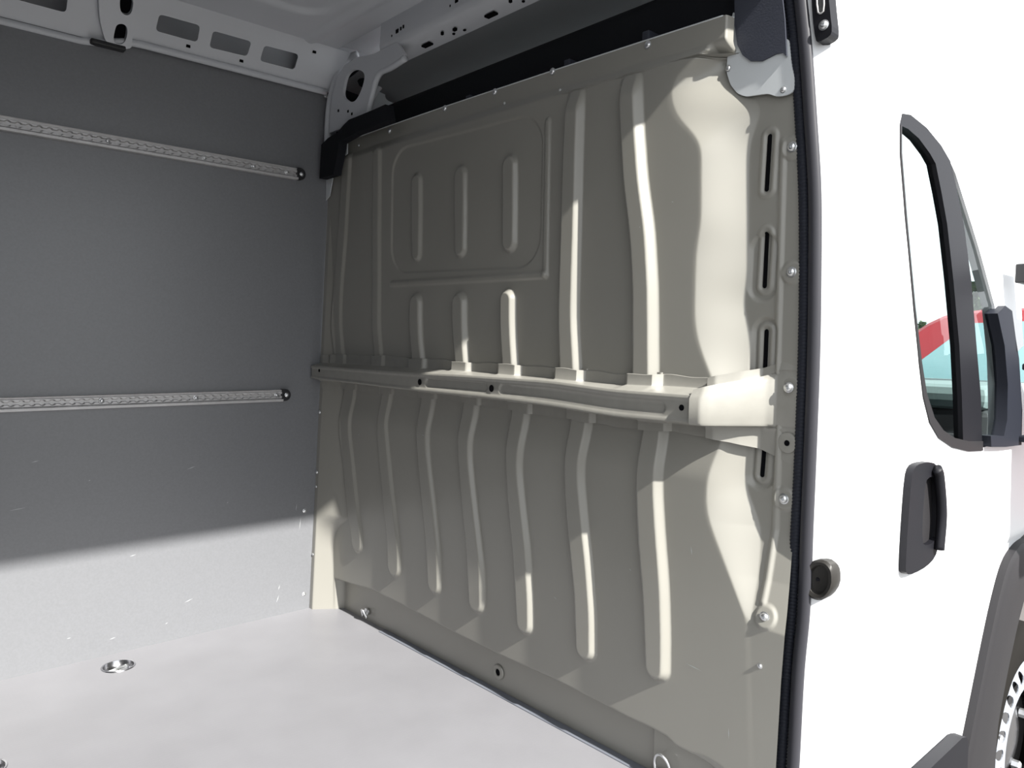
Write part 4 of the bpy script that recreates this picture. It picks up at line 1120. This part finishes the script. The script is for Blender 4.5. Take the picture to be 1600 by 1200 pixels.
def car(name, label, mat, loc, yaw, Lc, Wc, Hc, van=False):
    root = empty(name, loc)
    root.rotation_euler = (0, 0, yaw)
    tag(root, label, 'van' if van else 'car')
    if van:
        side = [(0, .35), (Lc * .02, Hc * .55), (Lc * .05, Hc * .98), (Lc * .10, Hc), (Lc * .74, Hc), (Lc * .80, Hc * .95), (Lc * .90, Hc * .56), (Lc * .985, Hc * .47), (Lc, .40), (Lc * .98, .25), (.05, .25)]
        wins = [[(Lc * .765, Hc * .60), (Lc * .765, Hc * .86), (Lc * .80, Hc * .86), (Lc * .865, Hc * .60)], [(Lc * .58, Hc * .60), (Lc * .58, Hc * .86), (Lc * .74, Hc * .86), (Lc * .74, Hc * .60)]]
    else:
        side = [(0, .45), (Lc * .01, Hc * .58), (Lc * .06, Hc * .66), (Lc * .15, Hc * .95), (Lc * .25, Hc), (Lc * .55, Hc), (Lc * .63, Hc * .95), (Lc * .76, Hc * .64), (Lc * .96, Hc * .55), (Lc, .45), (Lc * .98, .25), (.05, .25)]
        wins = [[(Lc * .11, Hc * .66), (Lc * .18, Hc * .92), (Lc * .27, Hc * .94), (Lc * .27, Hc * .65)], [(Lc * .295, Hc * .65), (Lc * .295, Hc * .94), (Lc * .44, Hc * .95), (Lc * .44, Hc * .65)], [(Lc * .465, Hc * .65), (Lc * .465, Hc * .95), (Lc * .56, Hc * .94), (Lc * .70, Hc * .66)]]
    side = round_poly(side, 2)
    bm = bmesh.new()
    rings = []
    for w, s in ((-.5, .0), (-.46, 1.0), (.46, 1.0), (.5, .0)):
        ring = []
        for (x, z) in side:
            tum = .12 * max(0, z - Hc * .6) / (Hc * .4) * np.sign(w) * Wc * .5
            sh = .02 if s == 0 else 0
            ring.append(bm.verts.new((x * (1 - 2 * sh / Lc) + sh, w * Wc - tum, z - (.02 if s == 0 and z > Hc * .5 else 0))))
        rings.append(ring)
    n = len(side)
    for A, B in zip(rings[:-1], rings[1:]):
        for k in range(n): bm.faces.new((A[k], A[(k + 1) % n], B[(k + 1) % n], B[k]))
    bm.faces.new(rings[0]); bm.faces.new(rings[-1][::-1])
    link('body', bm_mesh('body', bm, False), mat, root)
    for sgn in (-1, 1):
        for wpoly in wins:
            def wf_(u, v, sgn=sgn):
                return Vector((u, sgn * (Wc * .5 + .012 - .12 * max(0, v - Hc * .6) / (Hc * .4) * Wc * .5), v))
            link('side_window', plate('side_window', wpoly, wf_, thick=(0, -sgn * .02, 0)), M['glass_car'], root)
        for wx in (Lc * .2, Lc * .8):
            w_ = link('wheel', lathe('wheel', [(0, .02), (.18, .02), (.2, .0), (.24, .03), (.30, .02), (.31, -.05), (.30, -.18)], axis=(0, sgn, 0), center=(wx, sgn * (Wc * .5 + .005), .31), seg=28), M['tyre'], root)
    return root

GZ = -.621
bearing = lambda px: np.array({1430: (.938, .347), 1490: (.950, .311), 1545: (.957, .280), 1600: (.968, .248), 1680: (.978, .20)}[px])
c0 = CAMP[:2] + 7.2 * np.array((.940, .341)) + 2.75 * np.array((.304, -.953))
car('red_car', 'red car parked beyond the cab, seen through the door glass', M['red'], (c0[0], c0[1], GZ), math.radians(107.5), 4.3, 1.8, 1.93)
c1 = CAMP[:2] + 15.0 * bearing(1600)
car('parked_van', 'white van parked behind the red car at the right edge', M['white_body'], (c1[0] - .35, c1[1] + .35, GZ), math.radians(-72), 5.2, 2.0, 2.75, van=True)


def tree(name, label, x, y, h, w, seed):
    rnd = random.Random(seed)
    root = empty(name, (x, y, GZ))
    tag(root, label, 'tree', 'trees beyond the yard')
    link('trunk', lathe('trunk', [(.14, 0), (.10, h * .3), (.03, h * .9), (0, h * .95)], seg=10), M['bark'], root)
    bm = bmesh.new()
    for k in range(900):
        t = rnd.random() ** .8
        r = w * (1 - t * .92) * math.sqrt(rnd.random()) + .03
        a = rnd.random() * 6.283
        c = Vector((r * math.cos(a), r * math.sin(a), h * (.12 + .88 * t)))
        s = .10 + .14 * rnd.random()
        d1 = Vector((rnd.uniform(-1, 1), rnd.uniform(-1, 1), rnd.uniform(-1, .3))).normalized() * s
        d2 = Vector((rnd.uniform(-1, 1), rnd.uniform(-1, 1), rnd.uniform(-.5, .5))).normalized() * s * .6
        bm.faces.new([bm.verts.new(c), bm.verts.new(c + d1 * .6 + d2), bm.verts.new(c + d1 * 1.4), bm.verts.new(c + d1 * .6 - d2)])
    f_ = link('foliage', bm_mesh('foliage', bm), M['leaf'], root); f_['kind'] = 'stuff'
b = bearing(1545)
tree('conifer', 'tall conifer behind the red car, seen beside the mirror mount', *(CAMP[:2] + 17 * (b + np.array((-.001, .006)))), 2.9, .55, 3)
for i, (bx_, d_, h_) in enumerate(((.918, 60, 4.3), (.928, 68, 4.4), (.940, 58, 4.2), (.948, 70, 4.3))):
    by_ = math.sqrt(1 - bx_ * bx_)
    tree('far_tree', ['leftmost far tree on the horizon behind the red car', 'second far tree from the left on the horizon', 'third far tree from the left on the horizon', 'rightmost far tree on the horizon behind the cab'][i], *(CAMP[:2] + d_ * np.array((bx_, by_))), h_ * .85, 1.3, 10 + i)
